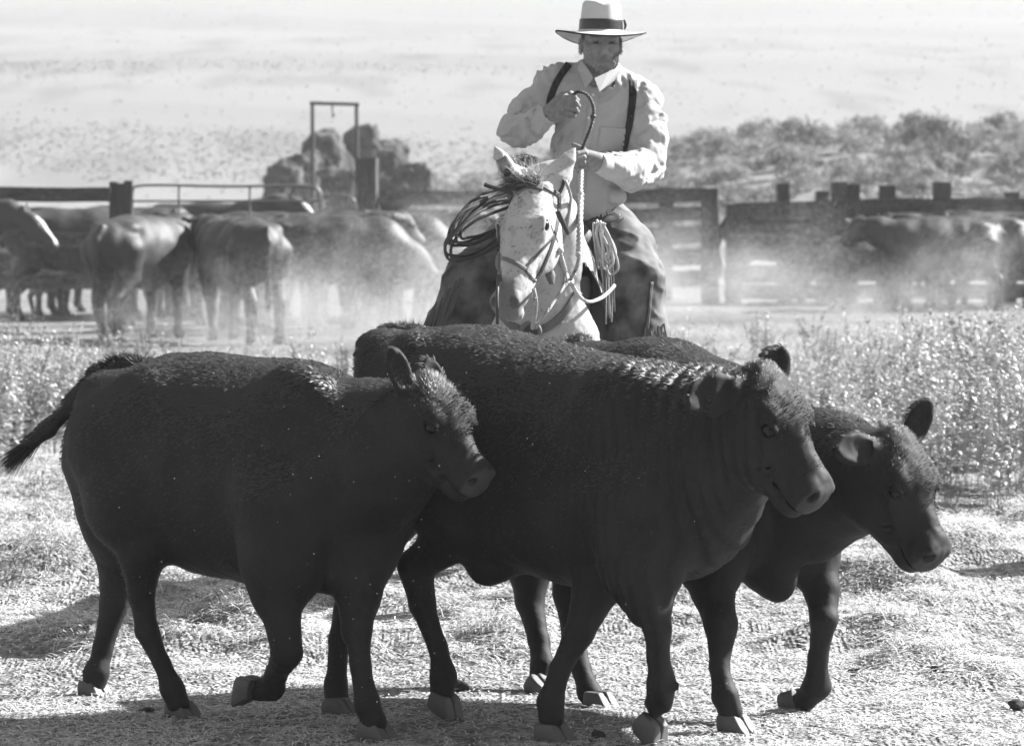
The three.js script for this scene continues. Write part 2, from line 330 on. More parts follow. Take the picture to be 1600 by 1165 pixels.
{ // low dry tufts that speckle the far slope
  const R = rng(71), n = 22000, tuft = mergeGeometries([0, 1, 2, 3, 4, 5, 6].map((i) => ribbon(1, 0.5, 0.5, 2).rotateX(0.5).rotateY(i * 0.9))), o = sh(new THREE.InstancedMesh(tuft, new THREE.MeshPhysicalMaterial({ color: grey(0.2), roughness: 0.9, transmission: 0.4, thickness: 0, side: THREE.DoubleSide }), n)), m = new THREE.Matrix4(), q = new THREE.Quaternion(), e = new THREE.Euler();
  for (let i = 0; i < n; i++) {
    const D = 125 + 300 * Math.pow(R(), 1.3), x = (R() * 2 - 1) * (D * 0.15 + 4), E = D + 0.55 * x, k = 0.05 + 0.95 * sstep(-0.05, 0.35, fbm(x * 0.012, E * 0.022, 33, 2)) * (1 - sstep(190, 300, E + 60 * N3(x * 0.02, 1, D * 0.02)));
    if (R() > k) { i--; continue; }
    const s = 0.035 + 0.09 * R() * R(); m.compose(V(x, groundH(x, D) - 0.02, -D), q.setFromEuler(e.set(0, R() * 6.28, 0)), V(s * 1.6, s, s * 1.6)); o.setMatrixAt(i, m);
  }
  o.name = 'dry_tufts'; scene.add(o); tag(o, 'sparse dry tufts speckling the far slope', 'grass', null, 'stuff');
}

// ---------------------------------------------------------------- fences, gates, frame, rocks
const woodMat = [0.10, 0.135, 0.075].map((v, i) => { const t = tex(256, 256, (u, w) => 0.72 + 0.3 * tileNoise(u, w * 0.15, 60, i) + 0.3 * tileNoise(u, w, 16, i + 5)); return mat(v, { roughness: 0.95, map: t, bumpMap: t, bumpScale: 0.006 }); });
const pipeMat = mat(0.16, { metalness: 0.6, roughness: 0.45 }), rustMat = mat(0.05, { roughness: 0.8 });
function plank(w, h, d, seed) { // sawn board with slightly uneven, worn edges
  const g = new THREE.BoxGeometry(w, h, d, Math.max(1, Math.round(w / 0.25)), 2, 1), P = g.attributes.position;
  for (let i = 0; i < P.count; i++) { const x = P.getX(i), y = P.getY(i), z = P.getZ(i); P.setXYZ(i, x + 0.01 * N3(y * 9, z * 9, seed), y + 0.016 * N3(x * 1.7, z * 3, seed + y * 2), z + 0.012 * N3(x * 1.3, y * 5, seed + 9)); }
  g.computeVertexNormals(); return g;
}
function boardBetween(parent, name, p0, p1, h, d, m, seed) { const g = plank(p0.distanceTo(p1), h, d, seed), o = part(name, g, m, parent); o.position.copy(p0).add(p1).multiplyScalar(0.5).sub(parent.position); o.rotation.y = -Math.atan2(p1.z - p0.z, p1.x - p0.x); o.rotation.z = Math.atan2(p1.y - p0.y, Math.hypot(p1.x - p0.x, p1.z - p0.z)); return o; }
function post(parent, px, D, topPy, w, m, seed) { const top = at(px, topPy, D).y, x = groundAt(px, D); const g = plank(w, top + 0.3, w, seed), o = part('post', g, m, parent); o.position.set(x.x - parent.position.x, (top - 0.3) / 2, x.z - parent.position.z); o.rotation.z = 0.03 * N3(seed, 2, 3); o.rotation.y = 0.3 * N3(seed, 5, 1); return o; }
{
  const f = thing('board_fence', 'board fence of wide dark rail ending in paired posts, far left', 'fence', groundAt(90, 45));
  boardBetween(f, 'rail', at(-160, 302, 45), at(172, 304, 45), 0.17, 0.05, woodMat[0], 3);
  boardBetween(f, 'rail', at(-160, 375, 45), at(172, 375, 45), 0.17, 0.05, woodMat[1], 4);
  boardBetween(f, 'rail', at(-160, 440, 45), at(172, 440, 45), 0.17, 0.05, woodMat[1], 5);
  for (const [px, t] of [[-140, 284], [176, 284], [189, 286], [202, 282]]) post(f, px, 45.12, t, 0.095, woodMat[0], px);
}
function pipeGate(label, D, x0, x1, rails, stiles, hoop) {
  const b = groundAt((x0 + x1) / 2, D), g = thing('pipe_gate', label, 'gate', b), r = 0.016;
  const fr = tube([[at(x0, rails[rails.length - 1], D), r], [at(x0, rails[0] + 3, D), r], [at(x0 + 4, rails[0], D), r], [at(lerp(x0, x1, 0.5), rails[0], D), r], [at(x1 - hoop, rails[0] + 0.5, D), r], [at(x1 - hoop * 0.25, rails[0] + hoop * 0.3, D), r], [at(x1, rails[0] + hoop, D), r], [at(x1, rails[rails.length - 1], D), r]], 8, 8);
  part('frame', local(fr, b), pipeMat, g);
  for (const y of rails.slice(1)) part('bar', local(tube([[at(x0, y, D), r * 0.85], [at(x1, y, D), r * 0.85]], 8, 2), b), pipeMat, g);
  for (const x of stiles) part('stile', local(tube([[at(x, rails[0] + 1, D - 0.01), r * 0.85], [at(x, rails[rails.length - 1], D - 0.01), r * 0.85]], 8, 2), b), pipeMat, g);
  return g;
}
pipeGate('long metal pipe gate hung beside the paired posts', 44.8, 208, 500, [291, 314, 345, 380, 420], [279, 390], 14);
pipeGate('short bright pipe gate left of the tall post', 47, 505, 556, [304, 326, 355, 395], [545], 20);
{
  const D = 58, b = groundAt(523, D), o = thing('hoist_frame', 'tall thin frame with crossbar and hanging hook before the rocks', 'frame', b);
  part('upright', local(tube([[V(at(489, 0, D).x, -0.3, -D), 0.034], [at(488, 163, D), 0.03]], 8, 4), b), rustMat, o);
  part('upright', local(tube([[V(at(558, 0, D).x, -0.3, -D), 0.034], [at(557, 163, D), 0.03]], 8, 4), b), rustMat, o);
  part('crossbar', local(tube([[at(484, 161, D - 0.06), 0.027], [at(561, 163, D - 0.06), 0.027]], 8, 4), b), rustMat, o);
  const h = part('chain', local(tube([[at(519, 163, D - 0.07), 0.014], [at(519, 176, D - 0.07), 0.012]], 6, 4), b), rustMat, o);
  part('hook', local(tube([[at(519, 175, D - 0.07), 0.012], [at(521, 180, D - 0.07), 0.022], [at(518, 183, D - 0.07), 0.014]], 6, 4), b), rustMat, h);
}
{ // thick gate post and the board fence that runs on behind the rider
  const f = thing('board_fence', 'grey board fence running behind the horse and rider', 'fence', groundAt(800, 54));
  post(f, 574, 54, 247, 0.27, woodMat[0], 8);
  for (const [px, t] of [[606, 305], [760, 296], [905, 298], [1040, 292]]) post(f, px, 54.15, t, 0.2, woodMat[1], px);
  for (const [y, h] of [[310, 0.2], [340, 0.2], [372, 0.24], [406, 0.24], [440, 0.22]]) { boardBetween(f, 'rail', at(592, y, 54), at(830, y - 2, 54), h, 0.06, woodMat[1], y); boardBetween(f, 'rail', at(830, y + 2, 53.93), at(1098, y - 6, 53.93), h, 0.06, woodMat[1], y + 1); }
}
{
  const f = thing('corral_fence', 'weathered corral fence of posts and boards at right', 'fence', groundAt(1340, 53));
  const P = [[1110, 294, 0.24], [1147, 318, 0.2], [1225, 286, 0.17], [1286, 299, 0.19], [1312, 284, 0.2], [1332, 287, 0.18], [1388, 289, 0.22], [1472, 285, 0.22], [1580, 300, 0.2], [1690, 290, 0.22]];
  P.forEach(([px, t, w], i) => post(f, px, 53.2 + (i % 3) * 0.05, t, w, woodMat[i % 3], px));
  boardBetween(f, 'rail', at(1150, 331, 53), at(1320, 325, 53), 0.24, 0.07, woodMat[1], 1);
  boardBetween(f, 'rail', at(1322, 322, 52.9), at(1720, 320, 52.9), 0.2, 0.07, woodMat[0], 2);
  boardBetween(f, 'rail', at(1150, 362, 53), at(1720, 356, 53), 0.24, 0.07, woodMat[1], 5);
  boardBetween(f, 'rail', at(1150, 395, 53), at(1720, 392, 53), 0.2, 0.07, woodMat[0], 6);
  boardBetween(f, 'rail', at(1150, 428, 53), at(1720, 425, 53), 0.24, 0.07, woodMat[2], 16);
  boardBetween(f, 'rail', at(1150, 456, 53), at(1720, 454, 53), 0.2, 0.07, woodMat[0], 17);
  boardBetween(f, 'brace', at(1150, 325, 52.85), at(1192, 395, 52.85), 0.12, 0.05, woodMat[1], 7);
}
// rock outcrop: tall fractured boulders, each one a thing
const rockMat = mat(1, { vertexColors: true, roughness: 0.95 });
function boulder(px0, px1, top, D, seed, label) {
  const R = rng(seed), w = (px1 - px0) * D / FPX, b = groundAt((px0 + px1) / 2, D); b.y = groundH(b.x, D) - 0.2;
  const h = at(0, top, D).y - b.y, f = new Field(), cuts = [];
  f.ell(V(0, h * 0.4, 0), [w * 0.52, h * 0.62, w * 0.55], null, 0.1);
  for (let i = 0; i < 7; i++) f.ell(V((R() - 0.5) * w * 0.8, h * (0.1 + 0.75 * R()), (R() - 0.2) * w * 0.4), [w * (0.16 + 0.2 * R()), h * (0.14 + 0.2 * R()), w * 0.3], new THREE.Quaternion().setFromEuler(new THREE.Euler(R() - 0.5, R() * 3, R() - 0.5)), 0.06);
  for (let i = 0; i < 22; i++) { const n = V(R() - 0.5, R() * 0.9 - 0.25, R() - 0.35).normalize(); cuts.push([n, (0.33 + 0.2 * R()) * (Math.abs(n.x) * w + Math.abs(n.y) * h * 0.9 + Math.abs(n.z) * w)]); }
  f.cut = (v, x, y, z) => { for (const [n, d] of cuts) { const k = n.x * x + n.y * (y - h * 0.42) + n.z * z - d; if (k > v) v = k; } return v + 0.1 * N3(x * 2.4 + seed, y * 2.2, z * 2.4) + 0.2 * Math.abs(N3(x * 3.3, y * 1.5 + seed, z * 3.3)) + 0.1 * Math.abs(N3(x * 8, y * 4, z * 8 + seed)); }; f.dispMax = 0.25;
  const g = f.mesh(Math.max(0.045, h / 48), null, (x, y, z) => clamp(0.06 + 0.06 * fbm(x * 2 + seed, y * 2, z * 2, 4), 0.025, 0.25));
  const o = single('boulder', g, rockMat, label, 'boulder', 'rock outcrop behind the gate'); o.position.copy(b); return o;
}
[[408, 480, 228, 88, 'squat dark boulder at the left foot of the outcrop'], [428, 512, 208, 90, 'rounded dark boulder left of the hoist frame'], [460, 548, 180, 92, 'tall dark boulder behind the left upright of the frame'],
 [525, 606, 166, 93, 'highest sunlit boulder right of the frame'], [568, 648, 196, 91, 'boulder with a dark hooked top right of the peak'], [498, 578, 232, 87, 'pale faced boulder low between the frame uprights'], [598, 690, 250, 88, 'low pointed boulder right of the outcrop'], [450, 510, 262, 86, 'low dark boulder left of the frame foot']]
  .forEach(([a, b, t, D, label], i) => boulder(a, b, t, D, 40 + i, label));
// sagebrush
const leafMat = (v) => new THREE.MeshPhysicalMaterial({ color: grey(v), roughness: 0.8, transmission: 0.35, thickness: 0, side: THREE.DoubleSide });
function bushGeo(seed, n, leaf) { // unit bush: clumps of small leaf faces round twig ends
  const R = rng(seed), pos = [], clumps = [];
  for (let i = 0; i < 26; i++) { const a = R() * 6.283, r = Math.sqrt(R()) * 0.5; clumps.push([Math.cos(a) * r, 0.2 + 0.7 * Math.sqrt(Math.max(0, 1 - r * r * 3.2)) * (0.55 + 0.45 * R()), Math.sin(a) * r, 0.1 + 0.1 * R()]); }
  const add = (c, u, v) => pos.push(c.x - u.x - v.x, c.y - u.y - v.y, c.z - u.z - v.z, c.x + u.x - v.x, c.y + u.y - v.y, c.z + u.z - v.z, c.x + v.x, c.y + v.y, c.z + v.z);
  for (let i = 0; i < n; i++) {
    const c = clumps[Math.floor(R() * clumps.length)], d = V(R() - 0.5, R() - 0.5, R() - 0.5).normalize().multiplyScalar(c[3] * Math.cbrt(R())), p = V(c[0], c[1], c[2]).add(d);
    const u = V(R() - 0.5, R() - 0.5, R() - 0.5).normalize().multiplyScalar(leaf * 0.4), v = V(R() - 0.5, R() * 0.9, R() - 0.5).normalize().multiplyScalar(leaf); add(p, u, v);
  }
  for (const c of clumps) { const p = V(c[0] * 0.5, c[1] * 0.45, c[2] * 0.5), v = V(c[0] * 0.5, c[1] * 0.5, c[2] * 0.5), u = V(-c[2], 0, c[0]).setLength(0.012); add(p, u, v); }
  const g = new THREE.BufferGeometry(); g.setAttribute('position', new THREE.Float32BufferAttribute(pos, 3)); g.computeVertexNormals(); return g;
}
{
  const geos = [1, 2, 3, 4].map((s) => bushGeo(s, 900, 0.055)), mats = [leafMat(0.2), leafMat(0.13), leafMat(0.3)], R = rng(77), spots = [];
  for (let t = 0; t < 6000 && spots.length < 300; t++) {
    const D = 66 + 40 * R(), x = -6 + 21 * R(); if (x > D * 0.142 + 0.6 || groundH(x, D) < 0.25) continue;
    const px = 800 + x / D * FPX; if (px < 600) continue;
    const r = 0.5 + 0.6 * R() * R(); if (spots.some((s) => Math.hypot(s[0] - x, s[1] - D) < (s[2] + r) * 0.72)) continue;
    spots.push([x, D, r]);
  }
  for (const [x, D, r] of spots) {
    const o = single('sagebrush', geos[Math.floor(R() * 4)], mats[Math.floor(R() * 3)], x < 3 ? 'low pale sagebrush on the bank behind the board fence' : 'rounded grey sagebrush on the bank behind the corral', 'bush', 'sagebrush on the bank');
    o.position.set(x, groundH(x, D) - 0.08, -D); o.rotation.y = R() * 6.283; o.scale.set(r * (1.3 + 0.5 * R()), r * (0.85 + 0.4 * R()), r * (1.3 + 0.5 * R()));
  }
}

{ // post outside the frame at right whose long shadow reaches into the picture
  const b = V(3.95, 0, -17.35), g = plank(0.36, 2.3, 0.36, 4); g.translate(0, 0.95, 0);
  const o = single('fence_post', g, woodMat[1], 'lone thick weathered post just beyond the right edge, casting a long shadow', 'post'); o.position.copy(b);
}

// ---------------------------------------------------------------- cattle
const hideMat = new THREE.MeshPhysicalMaterial({ color: 0xffffff, vertexColors: true, roughness: 0.68, specularIntensity: 0.4 });
const coatMat = mat(0.036, { roughness: 0.48, specularIntensity: 0.75, ior: 1.6, side: THREE.DoubleSide }), switchMat = mat(0.012, { roughness: 0.5, side: THREE.DoubleSide });
const hoofMat = mat(0.075, { roughness: 0.6 }), eyeMat = mat(0.006, { roughness: 0.16, specularIntensity: 0.6 });
const hoofGeo = (() => { // cloven: two claws, straight front wall, flat sole
  const f = new Field(), X = [V(1, 0, 0), 0.56];
  for (const s of [-1, 1]) f.cap(V(s * 0.0215, 0.035, -0.012), V(s * 0.019, 0.02, 0.03), 0.042, 0.036, 0.003, X);
  f.cut = (v, x, y, z) => Math.max(v, -y, y - 0.062, y * 0.6 + z * 0.8 - 0.05, -z - 0.043 + 0.25 * Math.max(0, 0.02 - y), 0.0022 - Math.abs(x) + 0.12 * (y - 0.03));
  f.disp = (x, y, z) => 0.0016 * N3(x * 50, y * 160, z * 50); f.dispMax = 0.002;
  return f.mesh(0.0042);
})();
// head: local x to the animal's left, y out of the forehead, z along the nose; origin at the poll, life size of a yearling
function headFrame(eye, eyeD, yaw, pitch, roll, s, side = -1) {
  const h = V(Math.sin(yaw), 0, Math.cos(yaw)), x = V(0, 1, 0).cross(h), z = h.clone().multiplyScalar(Math.cos(pitch)).add(V(0, -Math.sin(pitch), 0)), y = z.clone().cross(x);
  if (roll) { x.applyAxisAngle(z, roll); y.applyAxisAngle(z, roll); }
  const q = new THREE.Quaternion().setFromRotationMatrix(new THREE.Matrix4().makeBasis(x, y, z)), o = at(eye[0], eye[1], eyeD).sub(V(side * 0.098, 0.028, 0.15).multiplyScalar(s).applyQuaternion(q));
  const P = (a, b, c) => V(a, b, c).multiplyScalar(s).applyQuaternion(q).add(o);
  const inv = q.clone().invert(), L = (p) => p.clone().sub(o).applyQuaternion(inv).divideScalar(s);
  return { q, o, P, L, s };
}
const turned = (q, ex, ey, ez) => q.clone().multiply(new THREE.Quaternion().setFromEuler(new THREE.Euler(ex, ey, ez)));
function cowHead(f, H, ears) {
  const { q, P, s } = H, E = (c, r, k = 0.03, rot, sign = 1) => f.ell(P(...c), r.map((v) => v * s), rot ?? q, k * s, sign);
  E([0, -0.01, 0.045], [0.1, 0.098, 0.105], 0.04); E([0, 0.06, 0.008], [0.06, 0.04, 0.05], 0.04);
  E([0, 0.022, 0.112], [0.108, 0.062, 0.085], 0.05); E([0, 0.055, 0.08], [0.07, 0.035, 0.07], 0.04);
  f.cap(P(0, -0.01, 0.16), P(0, -0.028, 0.295), 0.07 * s, 0.06 * s, 0.05 * s);
  E([0, 0.024, 0.215], [0.034, 0.026, 0.085], 0.025);
  for (const d of [-1, 1]) {
    E([d * 0.046, -0.085, 0.1], [0.046, 0.09, 0.1], 0.04); E([d * 0.086, 0.054, 0.12], [0.03, 0.026, 0.04], 0.025);
    E([d * 0.05, -0.06, 0.2], [0.026, 0.06, 0.075], 0.03); f.cap(P(d * 0.08, -0.005, 0.17), P(d * 0.058, -0.03, 0.25), 0.016 * s, 0.01 * s, 0.03 * s);
  }
  f.cap(P(0, -0.135, 0.1), P(0, -0.098, 0.3), 0.048 * s, 0.032 * s, 0.04 * s);
  E([0, -0.026, 0.32], [0.07, 0.06, 0.044], 0.04); E([0, -0.05, 0.335], [0.058, 0.036, 0.034], 0.03); E([0, -0.098, 0.305], [0.052, 0.03, 0.048], 0.014);
  for (const d of [-1, 1]) {
    E([d * 0.04, -0.004, 0.34], [0.026, 0.026, 0.024], 0.02);
    E([d * 0.05, -0.006, 0.362], [0.0155, 0.018, 0.028], 0.003, turned(q, 0, d * 0.6, d * 0.5), -1);
    E([d * 0.06, -0.072, 0.325], [0.034, 0.0035, 0.062], 0.005, null, -1);
    E([d * 0.103, 0.028, 0.15], [0.013, 0.0155, 0.022], 0.006, null, -1);
    E([d * 0.1, 0.048, 0.148], [0.016, 0.008, 0.028], 0.008); E([d * 0.101, 0.009, 0.15], [0.013, 0.006, 0.025], 0.008);
    for (let w = 0; w < 3; w++) E([d * (0.05 + 0.008 * w), 0.07 - 0.006 * w, 0.115 + 0.006 * w], [0.005, 0.009, 0.04], 0.012, turned(q, 0.1, d * 0.25, d * -0.4)); // brow wrinkles
    for (let w = 0; w < 3; w++) E([d * 0.074, -0.07 + 0.006 * w, 0.25 - 0.018 * w], [0.006, 0.02, 0.004], 0.008, turned(q, 0.5, 0, 0), -1); // folds at the corner of the mouth
  }
  for (const [d, dir, face, len, wide] of ears) { // leaf-shaped ear with a hollow front: direction it points, direction it opens to
    const X = V(...dir).normalize(), Z = V(...face).addScaledVector(X, -V(...face).dot(X)).normalize(), Y = Z.clone().cross(X), rot = new THREE.Quaternion().setFromRotationMatrix(new THREE.Matrix4().makeBasis(X, Y, Z));
    const L = (len ?? 0.08) * s, w = (wide ?? 0.045) * s, base = P(d * 0.085, 0.03, 0.005), c = base.clone().addScaledVector(X, L * 0.95);
    f.cap(P(d * 0.06, 0.02, 0.015), base.clone().addScaledVector(X, L * 0.4), 0.03 * s, 0.024 * s, 0.03 * s);
    f.ell(c, [L, w, 0.017 * s], rot, 0.02 * s); f.ell(c.clone().addScaledVector(X, L * 0.4).addScaledVector(Y, w * 0.1), [L * 0.75, w * 0.62, 0.012 * s], rot, 0.02 * s);
    f.ell(c.clone().addScaledVector(Z, 0.017 * s).addScaledVector(X, L * 0.1), [L * 0.82, w * 0.74, 0.012 * s], rot, 0.01 * s, -1);
  }
}
function eyes(H, g, b, dx = 0.0905, r = 0.0205) { for (const d of [-1, 1]) { const o = part('eye', new THREE.SphereGeometry(r * H.s, 18, 12), eyeMat, g); o.position.copy(H.P(d * dx, 0.028, 0.15)).sub(b); } }
const px2m = (r, D) => r * D / FPX;
// spec: joints are [photo x, photo y, distance, radius in photo pixels]
function steer(spec) {
  const f = new Field(), J = (j) => [at(j[0], j[1], j[2]), px2m(j[3], j[2])], head = V(Math.sin(spec.yaw), 0, Math.cos(spec.yaw)), lat = V(0, 1, 0).cross(head);
  f.chain(spec.trunk.map(J), 0.14, [lat, spec.slim ?? 0.84]);
  f.chain(spec.neck.map(J), 0.12, [lat, 0.8]);
  for (const e of spec.lumps ?? []) f.ell(at(e[0], e[1], e[2]), [px2m(e[3], e[2]), px2m(e[4], e[2]), px2m(e[5], e[2])], new THREE.Quaternion().setFromEuler(new THREE.Euler(0, spec.yaw - Math.PI / 2, e[6] ?? 0)), e[7] ?? 0.06);
  for (const l of spec.legs) { const j = l.j.map(J); j.forEach((e, i) => { if (i > 2) e[1] *= 0.9; }); f.chain(j.slice(0, 3), 0.07); f.chain(j.slice(2), 0.018); }
  const H = headFrame(spec.eye, spec.eye[2], spec.head.yaw, spec.head.pitch, spec.head.roll, spec.head.s);
  cowHead(f, H, spec.head.ears);
  f.chain(spec.tail.map(J), 0.025);
  const ax = Math.abs(head.x) > 0.1 ? head : V(1, 0, 0);
  f.disp = (x, y, z) => {
    const along = x * head.x + z * head.z;
    let v = 0.0022 * N3(x * 38, y * 30, z * 38) + 0.004 * N3(x * 11, y * 9, z * 11);
    if (spec.folds) { const w = Math.exp(-Math.pow((along - spec.folds[0]) / spec.folds[1], 2)); v += 0.006 * w * Math.sin(along * 140 + 2.5 * N3(x * 5, y * 4, z * 5)); }
    return v;
  }; f.dispMax = 0.009;
  const b = V((at(spec.base[0], 0, spec.base[1])).x, 0, -spec.base[1]), p = V();
  const shade = (x, y, z) => {
    const l = H.L(p.set(x, y, z)), c = 0.016 + 0.006 * N3(x * 9, y * 9, z * 9) + 0.004 * N3(x * 50, y * 50, z * 50);
    const pad = sstep(0.338, 0.346, l.z - Math.abs(l.x) * 0.12 + 0.004 * N3(x * 70, y * 70, z * 70)) * (l.z < 0.5 && Math.abs(l.x) < 0.09 ? 1 : 0) * sstep(-0.07, -0.06, l.y);
    return clamp(c + 0.03 * pad, 0.006, 0.1);
  };
  const inBox = (p, m) => { const l = H.L(p); return l.z > -0.09 + m && l.z < 0.5 && Math.abs(l.x) < 0.27 - m && l.y > -0.17 + m && l.y < 0.2; };
  const lo = V(1e9, 1e9, 1e9), hi = V(-1e9, -1e9, -1e9); for (const x of [-0.27, 0.27]) for (const y of [-0.17, 0.2]) for (const z of [-0.09, 0.45]) { const c = H.P(x, y, z); lo.min(c); hi.max(c); }
  const geo = mergeGeometries([keep(f.mesh(0.0095, null, shade), (c) => !inBox(c, 0.006)), keep(f.mesh(0.0048, [lo, hi], shade), (c) => inBox(c, 0))]);
  const g = thing(spec.name, spec.label, 'steer', b, 0, 'black steers driven by the rider');
  part('body', local(geo, b), hideMat, g); eyes(H, g, b);
  for (const l of spec.legs) if (l.hoof) { const [px, py, D, yaw, pitch, k, roll] = l.hoof, o = part('hoof', hoofGeo, hoofMat, g); o.position.copy(at(px, py, D)).sub(b); o.rotation.set(pitch, yaw, roll ?? 0, 'YXZ'); o.scale.setScalar(k ?? 1); }
  // coat: long along the spine and poll, short elsewhere
  const bg = geo, back = head.clone().negate(), o = b;
  const wgt = (p, n) => { const l = H.L(p.clone().add(o)), inHead = l.z > -0.06 && l.z < 0.45 && Math.abs(l.x) < 0.14 && Math.abs(l.y) < 0.16; return inHead ? (l.y > 0.03 && l.z < 0.22 ? 4 : l.z > 0.3 ? 0 : l.y > -0.02 ? 0.5 : 0.1) : 0.12 + 6 * Math.pow(sstep(-0.2, 1.0, n.y), 1.6) * sstep(0.6, 1.08, p.y); };
  const dir = (p, n, R) => {
    const l = H.L(p.clone().add(o)), d = V();
    if (l.z > -0.06 && l.z < 0.45 && Math.abs(l.x) < 0.14 && Math.abs(l.y) < 0.16) { const w = V(l.x * 3, 0.1, (l.z - 0.09) * 4 - 0.1).applyQuaternion(H.q); d.copy(w).addScaledVector(n, 0.55); }
    else d.copy(back).multiplyScalar(0.75).addScaledVector(n, n.y > 0.5 ? 0.6 : 0.28).add(V(0, -0.45, 0));
    const k = 0.4 + 0.4 * N3(p.x * 14, p.y * 14, p.z * 14); return d.add(V(R() - 0.5, R() - 0.5, R() - 0.5).multiplyScalar(0.22 + 0.5 * k)).addScaledVector(n, 0.15);
  };
  const len = (p, n, R) => (0.009 + 0.010 * sstep(0.3, 0.7, n.y) * (0.6 + N3(p.x * 6, p.y * 6, p.z * 6))) * (0.7 + 0.6 * R()) * (spec.shag ?? 1) * (H.L(p.clone().add(o)).z > -0.06 ? 0.8 : 1.25);
  const coat = part('coat', hair(bg, spec.hairs ?? 60000, spec.seed, wgt, dir, len, 0.0007), coatMat, g, 'short glossy black coat'); coat.userData.kind = 'stuff';
  // tail switch and the shaggy hair along the top of the tail
  if (spec.tail.length > 2) {
    const T = spec.tail.map(J), tg = tube(T, 10, 8); tg.deleteAttribute('normal');
    const end = T[T.length - 1][0].clone(), prev = T[T.length - 2][0], dT = end.clone().sub(prev).normalize(), R0 = rng(spec.seed + 1), C = new THREE.CatmullRomCurve3(T.map((t) => t[0])), pos = [];
    const strand = (p, d, L, w) => { let q = p.clone(), dd = d.clone(), side = V(R0() - 0.5, R0() - 0.5, R0() - 0.5).cross(d).normalize().multiplyScalar(w); const n = 4; for (let i = 0; i < n; i++) { const t0 = 1 - i / n, t1 = 1 - (i + 1) / n, e = q.clone().addScaledVector(dd, L / n); const a = q.clone().addScaledVector(side, t0), bq = q.clone().addScaledVector(side, -t0), c = e.clone().addScaledVector(side, t1), d4 = e.clone().addScaledVector(side, -t1); for (const v of [a, bq, c, bq, d4, c]) pos.push(v.x - o.x, v.y - o.y, v.z - o.z); q = e; dd.y -= 0.09; dd.normalize(); } };
    for (let i = 0; i < 900; i++) { const t = 1 - 0.22 * R0() * R0(); strand(C.getPoint(t).add(V(R0() - 0.5, R0() - 0.5, R0() - 0.5).multiplyScalar(0.022)), dT.clone().add(V(R0() - 0.5, R0() - 0.5, R0() - 0.5).multiplyScalar(0.55)), (0.05 + 0.11 * R0()) * spec.tuft, 0.0016); }
    for (let i = 0; i < 2600; i++) { const t = R0() * (spec.shagEnd ?? 0.5), c = C.getPoint(t), tn = C.getTangent(t), rr = lerp(T[0][1], T[T.length - 1][1], t), up = V(R0() - 0.5, 0.6 * R0() + 0.1, R0() - 0.5).normalize(); strand(c.addScaledVector(up, rr * 0.8), tn.multiplyScalar(-0.2 + R0()).addScaledVector(up, 0.9), 0.012 + 0.03 * R0(), 0.0014); }
    const sg = new THREE.BufferGeometry(); sg.setAttribute('position', new THREE.Float32BufferAttribute(pos, 3)); sg.computeVertexNormals();
    part('tail_switch', sg, switchMat, g).userData.kind = 'stuff';
  }
  return g;
}
steer({ // left animal
  name: 'black_steer', label: 'black steer at left with raised tail and lifted foreleg, nearest the left edge', seed: 101, yaw: 0.95, base: [390, 12.1], tuft: 1, shag: 1.1, hairs: 85000,
  trunk: [[208, 692, 12.35, 106], [270, 705, 12.25, 128], [345, 728, 12.14, 157], [470, 748, 11.95, 164], [535, 760, 11.86, 128]],
  neck: [[535, 725, 11.83, 115], [600, 700, 11.68, 92], [655, 672, 11.55, 70]],
  lumps: [[165, 640, 12.4, 40, 55, 40], [235, 640, 12.12, 70, 60, 50], [500, 890, 11.8, 60, 34, 36], [470, 640, 11.75, 80, 70, 50], [430, 820, 11.85, 80, 90, 45]],
  legs: [
    { j: [[185, 700, 12.2, 82], [205, 790, 12.1, 66], [222, 855, 12.05, 40], [220, 930, 12.1, 23], [229, 985, 12.08, 19.5], [252, 1035, 12.05, 15], [268, 1075, 12.04, 20], [278, 1100, 12.03, 21]], hoof: [284, 1125, 12.04, 0.95, 0, 1.0] },
    { j: [[175, 720, 12.5, 80], [190, 810, 12.5, 60], [188, 875, 12.55, 36], [177, 945, 12.62, 23], [160, 1015, 12.62, 17], [150, 1050, 12.6, 20], [146, 1072, 12.6, 20]], hoof: [147, 1092, 12.6, 0.95, 0, 1] },
    { j: [[450, 800, 11.72, 85], [442, 880, 11.68, 62], [435, 930, 11.66, 39], [444, 990, 11.62, 28], [448, 1018, 11.62, 27], [432, 1052, 11.74, 19], [424, 1074, 11.8, 22], [404, 1078, 11.82, 20]], hoof: [374, 1074, 11.84, 0.95, 1.75, 1.0] },
    { j: [[545, 800, 11.86, 85], [558, 860, 11.78, 56], [560, 925, 11.7, 36], [558, 985, 11.64, 26], [563, 1040, 11.6, 17.5], [574, 1100, 11.57, 22], [584, 1128, 11.56, 23]], hoof: [588, 1161, 11.56, 0.95, 0, 1.08] },
  ],
  eye: [672, 668, 11.42], head: { yaw: 0.92, pitch: 0.74, roll: 0.0, s: 0.95, ears: [[-1, [-0.3, 0.95, 0.05], [0.5, 0, 1], 0.075, 0.04], [1, [-0.35, 0.9, -0.3], [0.6, 0.2, 1], 0.06, 0.036]] },
  tail: [[232, 585, 12.42, 22], [195, 574, 12.46, 17], [158, 588, 12.48, 14], [115, 632, 12.48, 11], [75, 672, 12.48, 10], [45, 696, 12.46, 9]],
});
